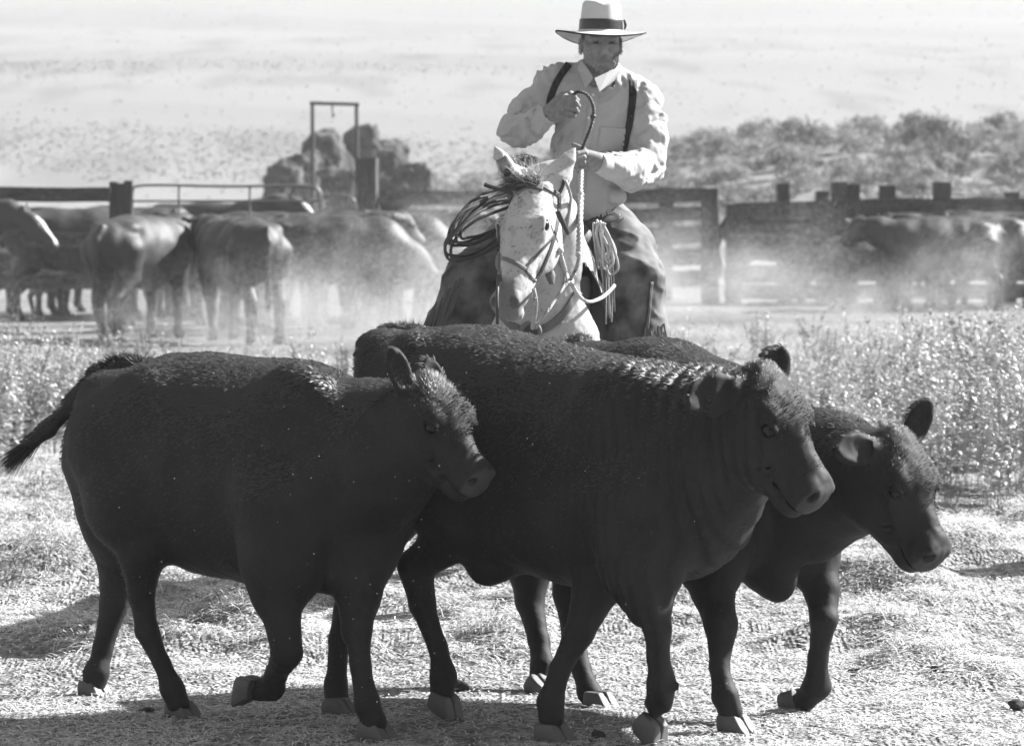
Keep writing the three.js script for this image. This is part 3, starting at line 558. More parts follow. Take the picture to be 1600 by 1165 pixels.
steer({ // middle animal
  name: 'black_steer', label: 'largest black steer, in the middle, its face in front of the right one', seed: 202, yaw: 1.05, base: [820, 11.9], tuft: 0.6, shag: 0.9, hairs: 100000, folds: [-5.2, 0.3], slim: 0.8,
  trunk: [[645, 625, 12.25, 100], [720, 660, 12.13, 135], [800, 703, 12.0, 164], [915, 734, 11.82, 166], [1015, 745, 11.66, 156], [1065, 765, 11.58, 122]],
  neck: [[1050, 712, 11.58, 122], [1110, 690, 11.45, 104], [1170, 672, 11.35, 82]],
  lumps: [[600, 560, 12.3, 45, 45, 40], [650, 545, 12.1, 30, 26, 30], [768, 885, 11.95, 42, 30, 28, 0.2], [975, 640, 11.5, 90, 75, 50], [1060, 850, 11.52, 60, 45, 45], [700, 700, 12.0, 70, 90, 40]],
  legs: [
    { j: [[650, 660, 12.1, 95], [690, 750, 12.0, 82], [722, 815, 11.95, 56], [690, 850, 11.97, 40], [650, 885, 12.02, 31], [660, 945, 12.02, 23], [684, 1010, 12.01, 17], [693, 1058, 12.0, 22], [691, 1080, 12.0, 22]], hoof: [691, 1114, 12.0, 0.9, 0.42, 1.05] },
    { j: [[625, 680, 12.35, 85], [610, 770, 12.35, 65], [590, 840, 12.32, 42], [548, 925, 12.3, 25], [530, 1000, 12.25, 18], [524, 1070, 12.2, 20], [526, 1095, 12.18, 21]], hoof: [530, 1122, 12.12, 1.0, 0, 1.02] },
    { j: [[1000, 800, 11.5, 90], [1003, 880, 11.42, 62], [1012, 940, 11.38, 38], [1029, 982, 11.36, 24], [1028, 1025, 11.37, 17], [1037, 1068, 11.38, 25], [1027, 1100, 11.42, 23]], hoof: [1008, 1152, 11.46, 1.0, 0.75, 1.12] },
    { j: [[985, 800, 11.8, 80], [955, 870, 11.7, 52], [928, 930, 11.62, 33], [903, 992, 11.56, 25], [875, 1045, 11.53, 17], [860, 1095, 11.5, 23], [861, 1118, 11.5, 23]], hoof: [866, 1165, 11.5, 0.85, 0, 1.12] },
  ],
  eye: [1200, 672, 11.12], head: { yaw: 0.98, pitch: 0.86, roll: 0.02, s: 1.08, ears: [[-1, [-0.9, -0.2, 0.35], [-0.25, 0.15, 1], 0.085, 0.058], [1, [0.25, 0.95, -0.2], [0.3, 0, 1], 0.05, 0.042]] },
  tail: [[655, 530, 12.33, 22], [610, 530, 12.42, 19], [575, 565, 12.5, 16], [566, 630, 12.52, 13], [572, 700, 12.5, 11], [580, 770, 12.5, 9]],
});
steer({ // right animal
  name: 'black_steer', label: 'darkest black steer at right, head low, nearest the right edge', seed: 303, yaw: 0.9, base: [1090, 12.4], tuft: 0.8, shag: 0.9, hairs: 60000,
  trunk: [[935, 640, 12.85, 105], [1030, 680, 12.62, 135], [1130, 735, 12.38, 146], [1205, 770, 12.2, 118]],
  neck: [[1215, 745, 12.15, 108], [1290, 748, 11.97, 92], [1365, 752, 11.75, 76]],
  lumps: [[1190, 860, 12.08, 60, 62, 34, 0], [1215, 905, 12.05, 32, 36, 20], [1130, 700, 12.1, 80, 80, 46], [1270, 830, 11.98, 50, 50, 30, -0.6]],
  legs: [
    { j: [[905, 700, 12.7, 85], [905, 800, 12.62, 66], [895, 870, 12.58, 42], [888, 925, 12.55, 26], [896, 990, 12.48, 20], [908, 1045, 12.4, 16], [920, 1080, 12.36, 20], [928, 1092, 12.34, 20]], hoof: [938, 1110, 12.3, 0.9, 0, 1.0] },
    { j: [[890, 700, 12.95, 80], [860, 800, 12.92, 62], [828, 880, 12.88, 38], [828, 940, 12.85, 25], [842, 1000, 12.78, 18], [848, 1040, 12.72, 20], [843, 1060, 12.7, 19]], hoof: [836, 1086, 12.66, 0.9, 0.7, 1] },
    { j: [[1130, 790, 12.05, 82], [1112, 870, 11.95, 52], [1114, 925, 11.86, 33], [1127, 975, 11.78, 28], [1124, 1040, 11.74, 16], [1133, 1088, 11.7, 22], [1142, 1112, 11.7, 22]], hoof: [1149, 1148, 11.7, 0.95, 0, 1.05] },
    { j: [[1240, 800, 12.28, 75], [1262, 860, 12.2, 44], [1284, 920, 12.12, 27], [1288, 968, 12.06, 23], [1278, 1028, 12.1, 15.5], [1276, 1072, 12.14, 23], [1258, 1094, 12.18, 20]], hoof: [1226, 1104, 12.24, 0.95, 1.25, 1.05] },
  ],
  eye: [1398, 768, 11.55], head: { yaw: 0.9, pitch: 0.98, roll: 0.0, s: 1.04, ears: [[-1, [-0.75, 0.0, 0.5], [0, 0.2, 1], 0.07, 0.05], [1, [0.5, 0.85, -0.25], [0.2, 0, 1], 0.075, 0.04]] },
  tail: [[910, 545, 12.95, 20], [880, 560, 13.05, 17], [868, 620, 13.1, 13], [866, 700, 13.1, 9]],
});

// ---------------------------------------------------------------- the grey horse
const HF = new Field(), HH = (() => { // head frame; eye given is the horse's left eye
  return headFrame([851, 352], 14.27, -0.45, 1.04, 0.04, 0.94, 0.98);
})();
function horseHead(f, H) {
  const { q, s } = H, zc = (z) => (z > 0.15 ? 0.15 + (z - 0.15) * 0.84 : z), P = (a, b, c) => H.P(a, b, zc(c)), E = (c, r, k = 0.03, rot, sign = 1) => f.ell(P(...c), r.map((v) => v * s), rot ?? q, k * s, sign);
  E([0, -0.02, 0.03], [0.078, 0.085, 0.09], 0.04); E([0, 0.01, 0.13], [0.092, 0.062, 0.13], 0.05);
  f.cap(P(0, 0.018, 0.18), P(0, 0.012, 0.47), 0.06 * s, 0.038 * s, 0.05 * s);
  f.cap(P(0, -0.035, 0.19), P(0, -0.02, 0.48), 0.078 * s, 0.05 * s, 0.05 * s);
  for (const d of [-1, 1]) {
    E([d * 0.048, -0.1, 0.15], [0.04, 0.105, 0.13], 0.04); E([d * 0.084, 0.03, 0.165], [0.026, 0.028, 0.05], 0.025);
    f.cap(P(d * 0.075, 0.005, 0.21), P(d * 0.048, -0.01, 0.36), 0.022 * s, 0.014 * s, 0.03 * s);
  }
  f.cap(P(0, -0.12, 0.2), P(0, -0.075, 0.48), 0.05 * s, 0.034 * s, 0.04 * s);
  E([0, -0.008, 0.535], [0.056, 0.05, 0.06], 0.035); E([0, -0.04, 0.575], [0.043, 0.034, 0.034], 0.025); E([0, -0.082, 0.55], [0.034, 0.026, 0.036], 0.012);
  for (const d of [-1, 1]) {
    E([d * 0.043, 0.016, 0.545], [0.023, 0.026, 0.036], 0.016);
    E([d * 0.046, 0.028, 0.57], [0.015, 0.022, 0.03], 0.006, turned(q, 0.3, d * 0.35, d * -0.3), -1);
    E([d * 0.05, -0.062, 0.565], [0.03, 0.004, 0.05], 0.006, null, -1);
    E([d * 0.102, 0.03, 0.15], [0.016, 0.019, 0.027], 0.006, null, -1);
    E([d * 0.096, 0.054, 0.15], [0.016, 0.009, 0.03], 0.01); E([d * 0.096, 0.006, 0.152], [0.014, 0.006, 0.026], 0.01);
  }
}
horseHead(HF, HH);
const headPrims = HF.p.length;
const hollows = [];
for (const [d, tip] of [[-1, [770, 226, 14.44]], [1, [899, 230, 14.44]]]) { // long pointed ears, hollow in front
  const b = d < 0 ? at(806, 289, 14.43) : at(864, 291, 14.43), t = at(...tip), ax = t.clone().sub(b), n = HH.P(d * (d < 0 ? 0.15 : 0.7), 0.9, -0.1).sub(HH.P(0, 0, 0)).normalize(), m1 = b.clone().addScaledVector(ax, 0.38), m2 = b.clone().addScaledVector(ax, 0.75);
  HF.chain([[b, 0.028], [m1, 0.037], [m2, 0.026], [t, 0.005]], 0.012, [n, 0.55]);
  const o = n.clone().multiplyScalar(0.017);
  if (d > 0) continue;
  HF.cap(m1.clone().lerp(b, 0.3).add(o), m2.clone().add(o), 0.022, 0.014, 0.006, [n, 0.6], -1); hollows.push([m1.clone().lerp(b, 0.3).add(o), m2.clone().add(o)]);
}
const HN = [[at(848, 290, 14.48), 0.085], [at(850, 352, 14.74), 0.13], [at(851, 430, 14.9), 0.185], [at(849, 500, 14.93), 0.24]];
HF.chain(HN, 0.08);
HF.cap(at(848, 530, 14.95), at(848, 640, 15.03), 0.25, 0.22, 0.1);
HF.ell(at(808, 550, 14.8), [0.12, 0.17, 0.12], null, 0.06); HF.ell(at(892, 550, 14.8), [0.12, 0.17, 0.12], null, 0.06);
const hb = groundAt(850, 15); // horse runs back and a little to the right
const back = (x, y, z) => V(hb.x + x + 0.1 * z, y, hb.z - z);
HF.cap(back(0, 1.06, 0.2), back(0, 1.05, 1.2), 0.26, 0.29, 0.15); HF.cap(back(0, 1.22, 0.2), back(0, 1.14, 1.5), 0.2, 0.26, 0.12); HF.cap(back(0, 1.1, 1.3), back(0, 1.08, 1.62), 0.27, 0.24, 0.12);
for (const s of [-1, 1]) {
  HF.chain([[back(s * 0.14, 0.95, 0.1), 0.13], [back(s * 0.15, 0.68, 0.06), 0.075], [back(s * 0.145, 0.47, 0.0), 0.05], [back(s * 0.145, 0.28, 0.03), 0.034], [back(s * 0.145, 0.14, 0.02), 0.043], [back(s * 0.145, 0.06, -0.03), 0.045]], 0.03);
  HF.chain([[back(s * 0.16, 1.0, 1.5), 0.17], [back(s * 0.17, 0.72, 1.42), 0.11], [back(s * 0.16, 0.5, 1.62), 0.06], [back(s * 0.16, 0.28, 1.58), 0.037], [back(s * 0.16, 0.13, 1.54), 0.043], [back(s * 0.16, 0.06, 1.5), 0.045]], 0.03);
}
HF.disp = (x, y, z) => 0.003 * N3(x * 14, y * 14, z * 14) + 0.0012 * N3(x * 60, y * 60, z * 60); HF.dispMax = 0.006;
const horse = thing('grey_horse', 'pale grey horse facing the camera with bridle, ridden behind the steers', 'horse', hb);
{
  const p = V(), lo = V(1e9, 1e9, 1e9), hi = V(-1e9, -1e9, -1e9);
  for (const x of [-0.2, 0.2]) for (const y of [-0.22, 0.15]) for (const z of [-0.22, 0.63]) { const c = HH.P(x, y, z); lo.min(c); hi.max(c); }
  lo.min(at(768, 224, 14.4)); hi.max(at(902, 224, 14.5));
  const inB = (c, m) => { const l = HH.L(c); return l.z > 0.0 + m || c.y > 1.69 + m; };
  const col = (x, y, z) => {
    const l = HH.L(p.set(x, y, z)), inHead = l.z > -0.1 && l.z < 0.7 && Math.abs(l.x) < 0.2 && Math.abs(l.y) < 0.25;
    let c = 0.38 + 0.07 * fbm(x * 7, y * 7, z * 7, 3);
    const fl = N3(x * 90, y * 90, z * 90); c -= 0.22 * sstep(0.3, 0.5, fl) * (inHead ? 1 : 0.5);
    if (inHead) {
      for (const [a, e] of hollows) { const v = e.clone().sub(a), h = clamp(p.clone().sub(a).dot(v) / v.lengthSq()); if (p.distanceTo(a.clone().addScaledVector(v, h)) < 0.021 - 0.006 * h) c = 0.09; }
      c -= 0.13 * sstep(0.05, 0.5, fbm(x * 22, y * 22, z * 22, 3)) * sstep(0.4, 0.05, l.z);
      const muz = (l.y > -0.09 ? 1 : 0) * sstep(0.37, 0.44, l.z + 0.03 * fbm(x * 18, y * 18, z * 18, 3)) * sstep(-0.1, -0.06, l.y); c = lerp(c, 0.11, 0.85 * muz);
      const ex = Math.abs(l.x) - 0.098, eye = Math.exp(-(ex * ex * 900 + (l.y - 0.028) ** 2 * 1300 + (l.z - 0.152) ** 2 * 900)); c = lerp(c, 0.1, 0.8 * eye);
    }
    return clamp(c, 0.05, 0.68);
  };
  const geo = mergeGeometries([keep(HF.mesh(0.016, null, col), (c) => !inB(c, 0.012)), keep(HF.mesh(0.0046, [lo, hi], col), (c) => inB(c, 0))]);
  part('body', local(geo, hb), mat(1, { vertexColors: true, roughness: 0.7 }), horse);
  eyes(HH, horse, hb, 0.091, 0.024);
  const maneMat = mat(0.06, { roughness: 0.45, side: THREE.DoubleSide }), paleMat = mat(0.5, { roughness: 0.5, side: THREE.DoubleSide });
  const L2 = (x, y, z) => HH.P(x, y, z).sub(HH.P(0, 0, 0));
  part('forelock', local(locks(9, 260, (R) => [HH.P((R() - 0.5) * 0.09, 0.05 + 0.02 * R(), -0.06 + 0.05 * R()), L2(-1.1 - 0.5 * R(), 0.35 * R(), 0.25).add(jit(R, 0.35)), 0.07 + 0.08 * R()], 0.003, 0.5), hb), maneMat, horse).userData.kind = 'stuff';
  part('forelock', local(locks(10, 170, (R) => [HH.P((R() - 0.5) * 0.1, 0.05, -0.06 + 0.05 * R()), L2(-0.5 + R(), 0.7, -0.2 - 0.6 * R()).add(jit(R, 0.7)), 0.05 + 0.07 * R()], 0.0026, 0.5), hb), paleMat, horse).userData.kind = 'stuff';
  part('mane', local(locks(11, 500, (R) => { const t = R(); return [HN[0][0].clone().lerp(HN[1][0], t).add(V(-0.03, 0.1 + 0.06 * t, -0.02)).add(jit(R, 0.03)), V(-0.8, 0.25 - 0.5 * t, 0.2).add(jit(R, 0.5)), 0.1 + 0.08 * R()]; }, 0.003, 1.6), hb), maneMat, horse).userData.kind = 'stuff';
  part('tail', local(locks(12, 700, (R) => [back(0, 1.28, 1.85).add(jit(R, 0.05)), V(0.1, -0.3, -0.6).add(jit(R, 0.4)), 0.7 + 0.2 * R()], 0.006, 2), hb), paleMat, horse).userData.kind = 'stuff';
  // whiskers on the lips
  const hg = new Field(); hg.p = HF.p;
  for (const [x, z] of [[-0.145, -0.03], [0.145, -0.03], [-0.16, 1.5], [0.16, 1.5]]) { const o = part('hoof', new THREE.CylinderGeometry(0.048, 0.062, 0.07, 20, 1), hoofMat, horse); o.position.copy(back(x, 0.035, z)).sub(hb); }
}
// tack
const leather = mat(0.03, { roughness: 0.55 }), tan = mat(0.12, { roughness: 0.7 }), rawhide = mat(0.3, { roughness: 0.6 }), paleRope = mat(0.42, { roughness: 0.85 }), steel = mat(0.35, { metalness: 0.9, roughness: 0.3 });
const onH = (pts, w, lift = 0.004) => strap(HF, pts, w, lift, 13.7, 15.2);
const HBody = new Field(); HBody.p = HF.p.slice(headPrims);
const onB = (pts, w, l = 0.006) => strap(HBody, pts, w, l, 13.7, 15.6), liftB = (px, py, d) => { const p = onSkin(HBody, px, py, 13.7, 15.6) ?? at(px, py, 14.7); return p.addScaledVector(V(0, EYE, 0).sub(p).normalize(), d); };
const lift = (px, py, d = 0.012) => { const p = onSkin(HF, px, py, 13.7, 15.2) ?? at(px, py, 14.4); return p.addScaledVector(V(0, EYE, 0).sub(p).normalize(), d); };
{
  const b = HH.P(0, 0, 0), t = thing('bridle', 'dark leather bridle with concho browband on the grey horse', 'bridle', b);
  const add = (n, g, m, par = t) => part(n, par === t ? local(g, b) : local(g, b), m, par);
  const bb = add('browband', onH([[791, 292], [806, 285], [826, 283], [846, 288], [862, 297], [874, 305]], 6.5, 0.005), leather);
  add('concho', onH([[802, 287], [812, 285], [825, 285], [838, 288], [849, 292]], 13, 0.007), tan, bb);
  add('cheek_strap', onH([[875, 305], [874, 330], [870, 358], [860, 392], [848, 420], [837, 440]], 4.5), leather);
  add('cheek_strap', onH([[778, 350], [778, 372], [779, 398], [780, 420], [782, 440]], 4), leather);
  add('noseband', onH([[781, 402], [792, 405], [806, 411], [822, 420]], 6, 0.006), tan);
  add('nose_strap', onH([[868, 366], [852, 385], [836, 403], [822, 420], [829, 431], [836, 440]], 4), leather);
  add('crown_strap', onH([[874, 303], [879, 292], [882, 280]], 5), leather);
  add('bit_shank', tube([[lift(836, 438, 0.01), 0.006], [lift(835, 452, 0.018), 0.008], [at(834, 466, 14.08), 0.006], [at(834, 478, 14.1), 0.005]], 8, 6), steel);
  add('bit_shank', tube([[at(779, 430, 14.2), 0.006], [at(777, 458, 14.14), 0.006], [at(777, 490, 14.12), 0.006], [at(777, 506, 14.13), 0.006]], 8, 6), leather);
  add('strap_end', tube([[at(871, 330, 14.32), 0.01], [at(880, 350, 14.36), 0.009], [at(888, 366, 14.4), 0.007]], 8, 5, V(0, 0, 1)), leather);
  add('tassel', tube([[at(857, 414, 14.5), 0.012], [at(860, 430, 14.48), 0.02], [at(862, 444, 14.47), 0.01]], 8, 5, V(0.3, 0, 1)), tan);
}
{
  const b = at(829, 520, 14.6), t = thing('breast_collar', 'leather breast collar with a round ring on the horse chest', 'breast collar', b);
  const ring = new THREE.TorusGeometry(0.036, 0.009, 10, 28); ring.translate(...liftB(829, 519, 0.02).sub(b).toArray()); part('ring', ring, tan, t);
  const disc = new THREE.CylinderGeometry(0.03, 0.032, 0.012, 24).rotateX(Math.PI / 2); disc.translate(...liftB(829, 519, 0.012).sub(b).toArray()); part('ring_backing', disc, leather, t);
  part('strap', local(onB([[842, 517], [860, 508], [880, 491], [895, 470], [905, 455]], 13), b), tan, t);
  part('strap', local(onB([[816, 517], [800, 508], [784, 492], [772, 476]], 13), b), tan, t);
  part('strap', local(onB([[829, 534], [830, 556], [832, 590]], 13), b), tan, t);
}
{
  const b = at(880, 450, 14.4), t = thing('reins', 'plaited rawhide reins running from the bit to the rider hand', 'reins', b);
  const add = (n, g, m) => part(n, local(g, b), m, t);
  add('plaited_rein', plait([at(909, 262, 14.93), at(908, 300, 14.78), at(907, 345, 14.62), at(906, 395, 14.5), at(902, 415, 14.48), at(893, 434, 14.5), at(882, 446, 14.47)], 0.0085, 0.05), rawhide);
  for (let i = 0; i < 14; i++) { const k = new THREE.SphereGeometry(0.0125, 8, 6); k.translate(...at(908 - i * 0.3, 304 + i * 7.2, 14.765 - i * 0.0205).toArray()); add('knot', k, rawhide); }
  add('plaited_rein', plait([at(882, 446, 14.47), at(868, 468, 14.4), at(852, 490, 14.34), at(836, 512, 14.5)], 0.007, 0.03), rawhide);
  add('plaited_rein', plait([at(834, 452, 14.08), at(837, 470, 14.1), at(836, 490, 14.25), at(832, 512, 14.5)], 0.008, 0.03), rawhide);
  add('rein_chain', plait([at(778, 506, 14.18), at(790, 517, 14.3), at(806, 526, 14.5), at(818, 524, 14.56)], 0.006, 0.03), steel);
}
{
  const b = at(890, 430, 14.5), t = thing('lead_rope', 'thin pale rope looped round the horse neck and tied at right', 'rope', b);
  const L = (pts, r) => pts.map(([x, y, D]) => [D ? at(x, y, D) : lift(x, y, r + 0.002), r]);
  part('neck_loop', local(tube(L([[884, 282], [890, 300], [891, 320], [888, 342], [881, 372], [875, 392]], 0.006), 7, 6), b), rawhide, t);
  part('neck_loop', local(tube(L([[875, 392], [880, 410], [885, 428], [892, 442, 14.5], [903, 460, 14.52], [918, 471, 14.58], [936, 467, 14.66], [950, 457, 14.75], [960, 446, 14.8]], 0.0075), 8, 6), b), paleRope, t);
  for (const [x, y, r] of [[875, 391, 0.014], [891, 440, 0.016]]) part('knot', local(new THREE.IcosahedronGeometry(r, 2).translate(...lift(x, y, 0.012).toArray()), b), paleRope, t);
  part('loose_end', local(tube(L([[875, 392], [877, 415], [882, 432], [880, 448]], 0.004), 6, 6), b), rawhide, t);
}

// ---------------------------------------------------------------- cattle and horses in the dust behind
function frameAt(o, yaw, pitch, s) { const h = V(Math.sin(yaw), 0, Math.cos(yaw)), x = V(0, 1, 0).cross(h), z = h.clone().multiplyScalar(Math.cos(pitch)).add(V(0, -Math.sin(pitch), 0)), y = z.clone().cross(x), q = new THREE.Quaternion().setFromRotationMatrix(new THREE.Matrix4().makeBasis(x, y, z)), inv = q.clone().invert(); return { q, o, s, P: (a, b, c) => V(a, b, c).multiplyScalar(s).applyQuaternion(q).add(o), L: (p) => p.clone().sub(o).applyQuaternion(inv).divideScalar(s) }; }
// standing cow, local z forward, 1.35 m at the back
function farCow(seed, low, turn, tone) {
  const f = new Field(), R = rng(seed), j = (k) => (R() - 0.5) * k, X = [V(1, 0, 0), 0.86];
  f.chain([[V(0, 1.03, -0.72), 0.27], [V(0, 0.99, -0.35), 0.345], [V(0, 0.95, 0.1), 0.375], [V(0, 0.98, 0.5), 0.34]], 0.15, X);
  for (const s of [-1, 1]) f.ell(V(s * 0.2, 1.22, -0.6), [0.09, 0.07, 0.14], null, 0.1);
  const hy = low ? 0.62 : 1.28, hz = low ? 1.2 : 1.12, H = frameAt(V(turn * 0.22, hy, hz), turn * 1.1, low ? 1.2 : 0.75, 1.18);
  f.chain([[V(0, 1.03, 0.55), 0.28], [V(turn * 0.08, (1.03 + hy) / 2, 0.88), 0.2], [H.P(0, -0.05, 0.02), 0.14]], 0.12, X);
  cowHead(f, H, [[-1, [-0.9, 0.1, -0.2], [0, 0.2, 1]], [1, [0.9, 0.1, -0.2], [0, 0.2, 1]]]);
  for (const s of [-1, 1]) {
    const a = j(0.3), b = j(0.3);
    f.chain([[V(s * 0.17, 0.8, 0.5), 0.14], [V(s * 0.17, 0.52, 0.5 + a * 0.4), 0.075], [V(s * 0.16, 0.36, 0.5 + a * 0.7), 0.052], [V(s * 0.16, 0.1, 0.48 + a), 0.046], [V(s * 0.16, 0.03, 0.52 + a), 0.058]], 0.04);
    f.chain([[V(s * 0.17, 0.98, -0.68), 0.2], [V(s * 0.19, 0.7, -0.62 + b * 0.4), 0.13], [V(s * 0.17, 0.46, -0.8 + b * 0.7), 0.068], [V(s * 0.17, 0.12, -0.76 + b), 0.05], [V(s * 0.17, 0.03, -0.72 + b), 0.058]], 0.04);
  }
  f.chain([[V(0, 1.24, -0.92), 0.045], [V(0.02, 1.1, -1.02), 0.035], [V(0.03, 0.75, -1.03), 0.025], [V(0.02, 0.5, -1.02), 0.045], [V(0.02, 0.36, -1.02), 0.02]], 0.03);
  f.disp = (x, y, z) => 0.012 * N3(x * 7, y * 7, z * 7); f.dispMax = 0.012;
  return f.mesh(0.032, null, (x, y, z) => clamp(tone + 0.4 * tone * N3(x * 4, y * 4, z * 4), 0.008, 0.3));
}
function farHorse(seed, tone, up) {
  const f = new Field(), X = [V(1, 0, 0), 0.8];
  f.chain([[V(0, 1.2, -0.72), 0.28], [V(0, 1.16, -0.1), 0.31], [V(0, 1.18, 0.45), 0.3]], 0.15, X);
  const H = frameAt(V(0, up, 1.12), 0, 0.78, 1.0);
  f.chain([[V(0, 1.28, 0.5), 0.25], [V(0, (1.25 + up) / 2 + 0.05, 0.85), 0.16], [H.P(0, -0.06, 0.03), 0.11]], 0.1, X); horseHead(f, H);
  for (const s of [-1, 1]) { f.cap(H.P(s * 0.05, 0, -0.03), H.P(s * 0.07, 0.07, -0.16), 0.03, 0.008, 0.02); f.chain([[V(s * 0.14, 0.95, 0.5), 0.14], [V(s * 0.14, 0.55, 0.5), 0.06], [V(s * 0.14, 0.1, 0.5), 0.045], [V(s * 0.14, 0.03, 0.53), 0.06]], 0.04); f.chain([[V(s * 0.15, 1.05, -0.7), 0.2], [V(s * 0.15, 0.6, -0.72), 0.085], [V(s * 0.15, 0.1, -0.72), 0.045], [V(s * 0.15, 0.03, -0.68), 0.06]], 0.04); }
  const p = V();
  return f.mesh(0.032, null, (x, y, z) => { const l = H.L(p.set(x, y, z)); return l.y > 0.035 && Math.abs(l.x) < 0.026 && l.z > 0.08 && l.z < 0.5 ? 0.5 : clamp(tone + 0.3 * tone * N3(x * 4, y * 4, z * 4), 0.01, 0.3); });
}
const herdMat = mat(1, { vertexColors: true, roughness: 0.62, sheen: 0.3, sheenColor: grey(0.2), sheenRoughness: 0.5 });
{
  const G = [farCow(1, false, 0.3, 0.018), farCow(2, true, -0.3, 0.014), farCow(3, false, -0.5, 0.01), farCow(4, false, 0, 0.02)];
  const cow = (g, px, py, yaw, s, label, name = 'cow', cat = 'cow', group = 'cattle standing in the dust') => { const D = EYE * FPX / (py - HORIZON), o = single(name, G[g] ?? g, herdMat, label, cat, group); o.position.copy(groundAt(px, D)); o.rotation.y = yaw; o.scale.setScalar(s); return o; };
  cow(0, 222, 531, 2.75, 0.98, 'dark cow seen from behind, left of the rump-on pair');
  cow(3, 372, 534, 3.55, 0.97, 'dark cow seen from behind with its tail hanging, right of the rump-on pair');
  cow(2, 292, 517, 1.9, 0.95, 'dark cow standing between and behind the rump-on pair');
  cow(0, 475, 513, 1.35, 0.98, 'cow standing side-on just right of the rump-on pair');
  cow(1, 590, 512, 1.5, 0.98, 'cow with lowered head left of the coiled rope');
  cow(2, 690, 500, 1.2, 0.95, 'cow half hidden behind the coiled rope');
  cow(3, 130, 500, 1.7, 1.0, 'dusty cow behind the calves at far left');
  cow(0, 265, 494, 1.5, 1.0, 'cow whose back shows under the pipe gate');
  cow(2, 555, 497, 1.7, 0.97, 'cow whose back shows beneath the short pipe gate');
  cow(3, 640, 495, 4.6, 0.97, 'cow beside the coiled rope, behind the lowered head');
  cow(2, 420, 506, 1.8, 0.98, 'cow filling the gap right of the hanging tail');
  cow(1, 520, 520, 1.7, 0.97, 'cow with lowered head in the thickest dust at left');
  cow(0, 620, 503, 1.25, 0.98, 'cow in the dust next to the coiled rope, facing right');
  cow(3, 190, 490, 1.9, 1.0, 'cow behind the left rump-on cow, under the paired posts');
  cow(2, 60, 486, 1.5, 1.0, 'cow under the board rail at far left');
  cow(1, 345, 492, 4.5, 1.0, 'cow facing left behind the rump-on pair');
  cow(2, 1235, 473, 1.6, 0.95, 'dark cow behind the corral boards left of the knot', 'cow', 'cow', 'cattle at the corral');
  cow(0, 1310, 472, 4.6, 0.95, 'dark cow behind the corral boards at the twin posts', 'cow', 'cow', 'cattle at the corral');
  cow(2, 1400, 471, 1.5, 0.95, 'dark cow behind the corral boards behind the raised head', 'cow', 'cow', 'cattle at the corral');
  cow(3, 22, 494, 1.3, 0.62, 'calf at the left edge facing right', 'calf', 'calf', 'calves at far left');
  cow(0, 72, 492, 1.0, 0.5, 'smallest calf, right of the calf at the left edge', 'calf', 'calf', 'calves at far left');
  cow(2, 1515, 482, 4.75, 0.92, 'black cow against the corral fence at right');
  cow(2, 1608, 480, 4.5, 0.94, 'black cow cut by the right edge at the corral fence');
  cow(2, 1465, 486, 4.95, 0.9, 'black cow foremost in the knot at the corral');
  cow(3, 1560, 478, 1.4, 0.94, 'black cow facing right in the knot at the corral');
  cow(1, 1352, 484, 4.9, 0.72, 'low black calf in the dust before the corral fence', 'calf', 'calf', 'cattle at the corral');
  cow(0, 1430, 476, 4.9, 0.86, 'black cow with raised head between corral posts');
  const h1 = cow(farHorse(5, 0.035, 1.5), 335, 497, 1.25, 0.96, 'dark horse with a white blaze behind the pipe gate', 'dark_horse', 'horse', 'loose horses');
  const h2 = cow(farHorse(6, 0.03, 1.32), -88, 512, 1.2, 0.98, 'dark horse with a white blaze entering at the left edge', 'dark_horse', 'horse', 'loose horses');
}

// ---------------------------------------------------------------- saddle and hanging gear
const darkLeather = mat(0.045, { roughness: 0.6, bumpScale: 0.002 });
const sb = back(0, 1.3, 0.6);
{
  const t = thing('saddle', 'dark leather stock saddle under the rider', 'saddle', sb), f = new Field(), ax = V(1, 0, 0);
  f.cap(back(0, 1.42, 0.3), back(0, 1.4, 0.78), 0.17, 0.16, 0.06); f.ell(back(0, 1.46, 0.24), [0.17, 0.09, 0.07], null, 0.04); f.cap(back(0, 1.5, 0.22), back(0, 1.6, 0.18), 0.03, 0.025, 0.03); f.ell(back(0, 1.62, 0.17), [0.05, 0.018, 0.05], null, 0.01); f.ell(back(0, 1.5, 0.85), [0.19, 0.1, 0.05], null, 0.04);
  part('tree', local(f.mesh(0.014), sb), darkLeather, t);
  for (const s of [-1, 1]) {
    const g = new Field(); g.chain([[back(s * 0.27, 1.3, 0.42), 0.07], [back(s * 0.345, 1.05, 0.35), 0.085], [back(s * 0.35, 0.8, 0.28), 0.06]], 0.03, [V(1, 0, 0), 0.25]); part('fender', local(g.mesh(0.012), sb), darkLeather, t);
    const st = new THREE.TorusGeometry(0.075, 0.016, 8, 24); st.rotateY(0.2); part('stirrup', st, tan, t).position.copy(back(s * 0.36, 0.66, 0.22)).sub(sb);
    const r = new Field(); r.chain([[back(s * 0.2, 1.4, 0.5), 0.1], [back(s * 0.315, 1.1, 0.6), 0.16]], 0.05, [V(1, 0, 0), 0.2]); part('skirt', local(r.mesh(0.014), sb), darkLeather, t);
  }
  const bl = new Field(); bl.cap(back(0, 1.2, 0.35), back(0, 1.2, 0.95), 0.3, 0.3, 0.02); bl.cut = (v, x, y, z) => Math.max(v, 0.95 - y, z + 15.36); part('blanket', local(bl.mesh(0.016), sb), mat(0.2, { roughness: 1 }), t);
}
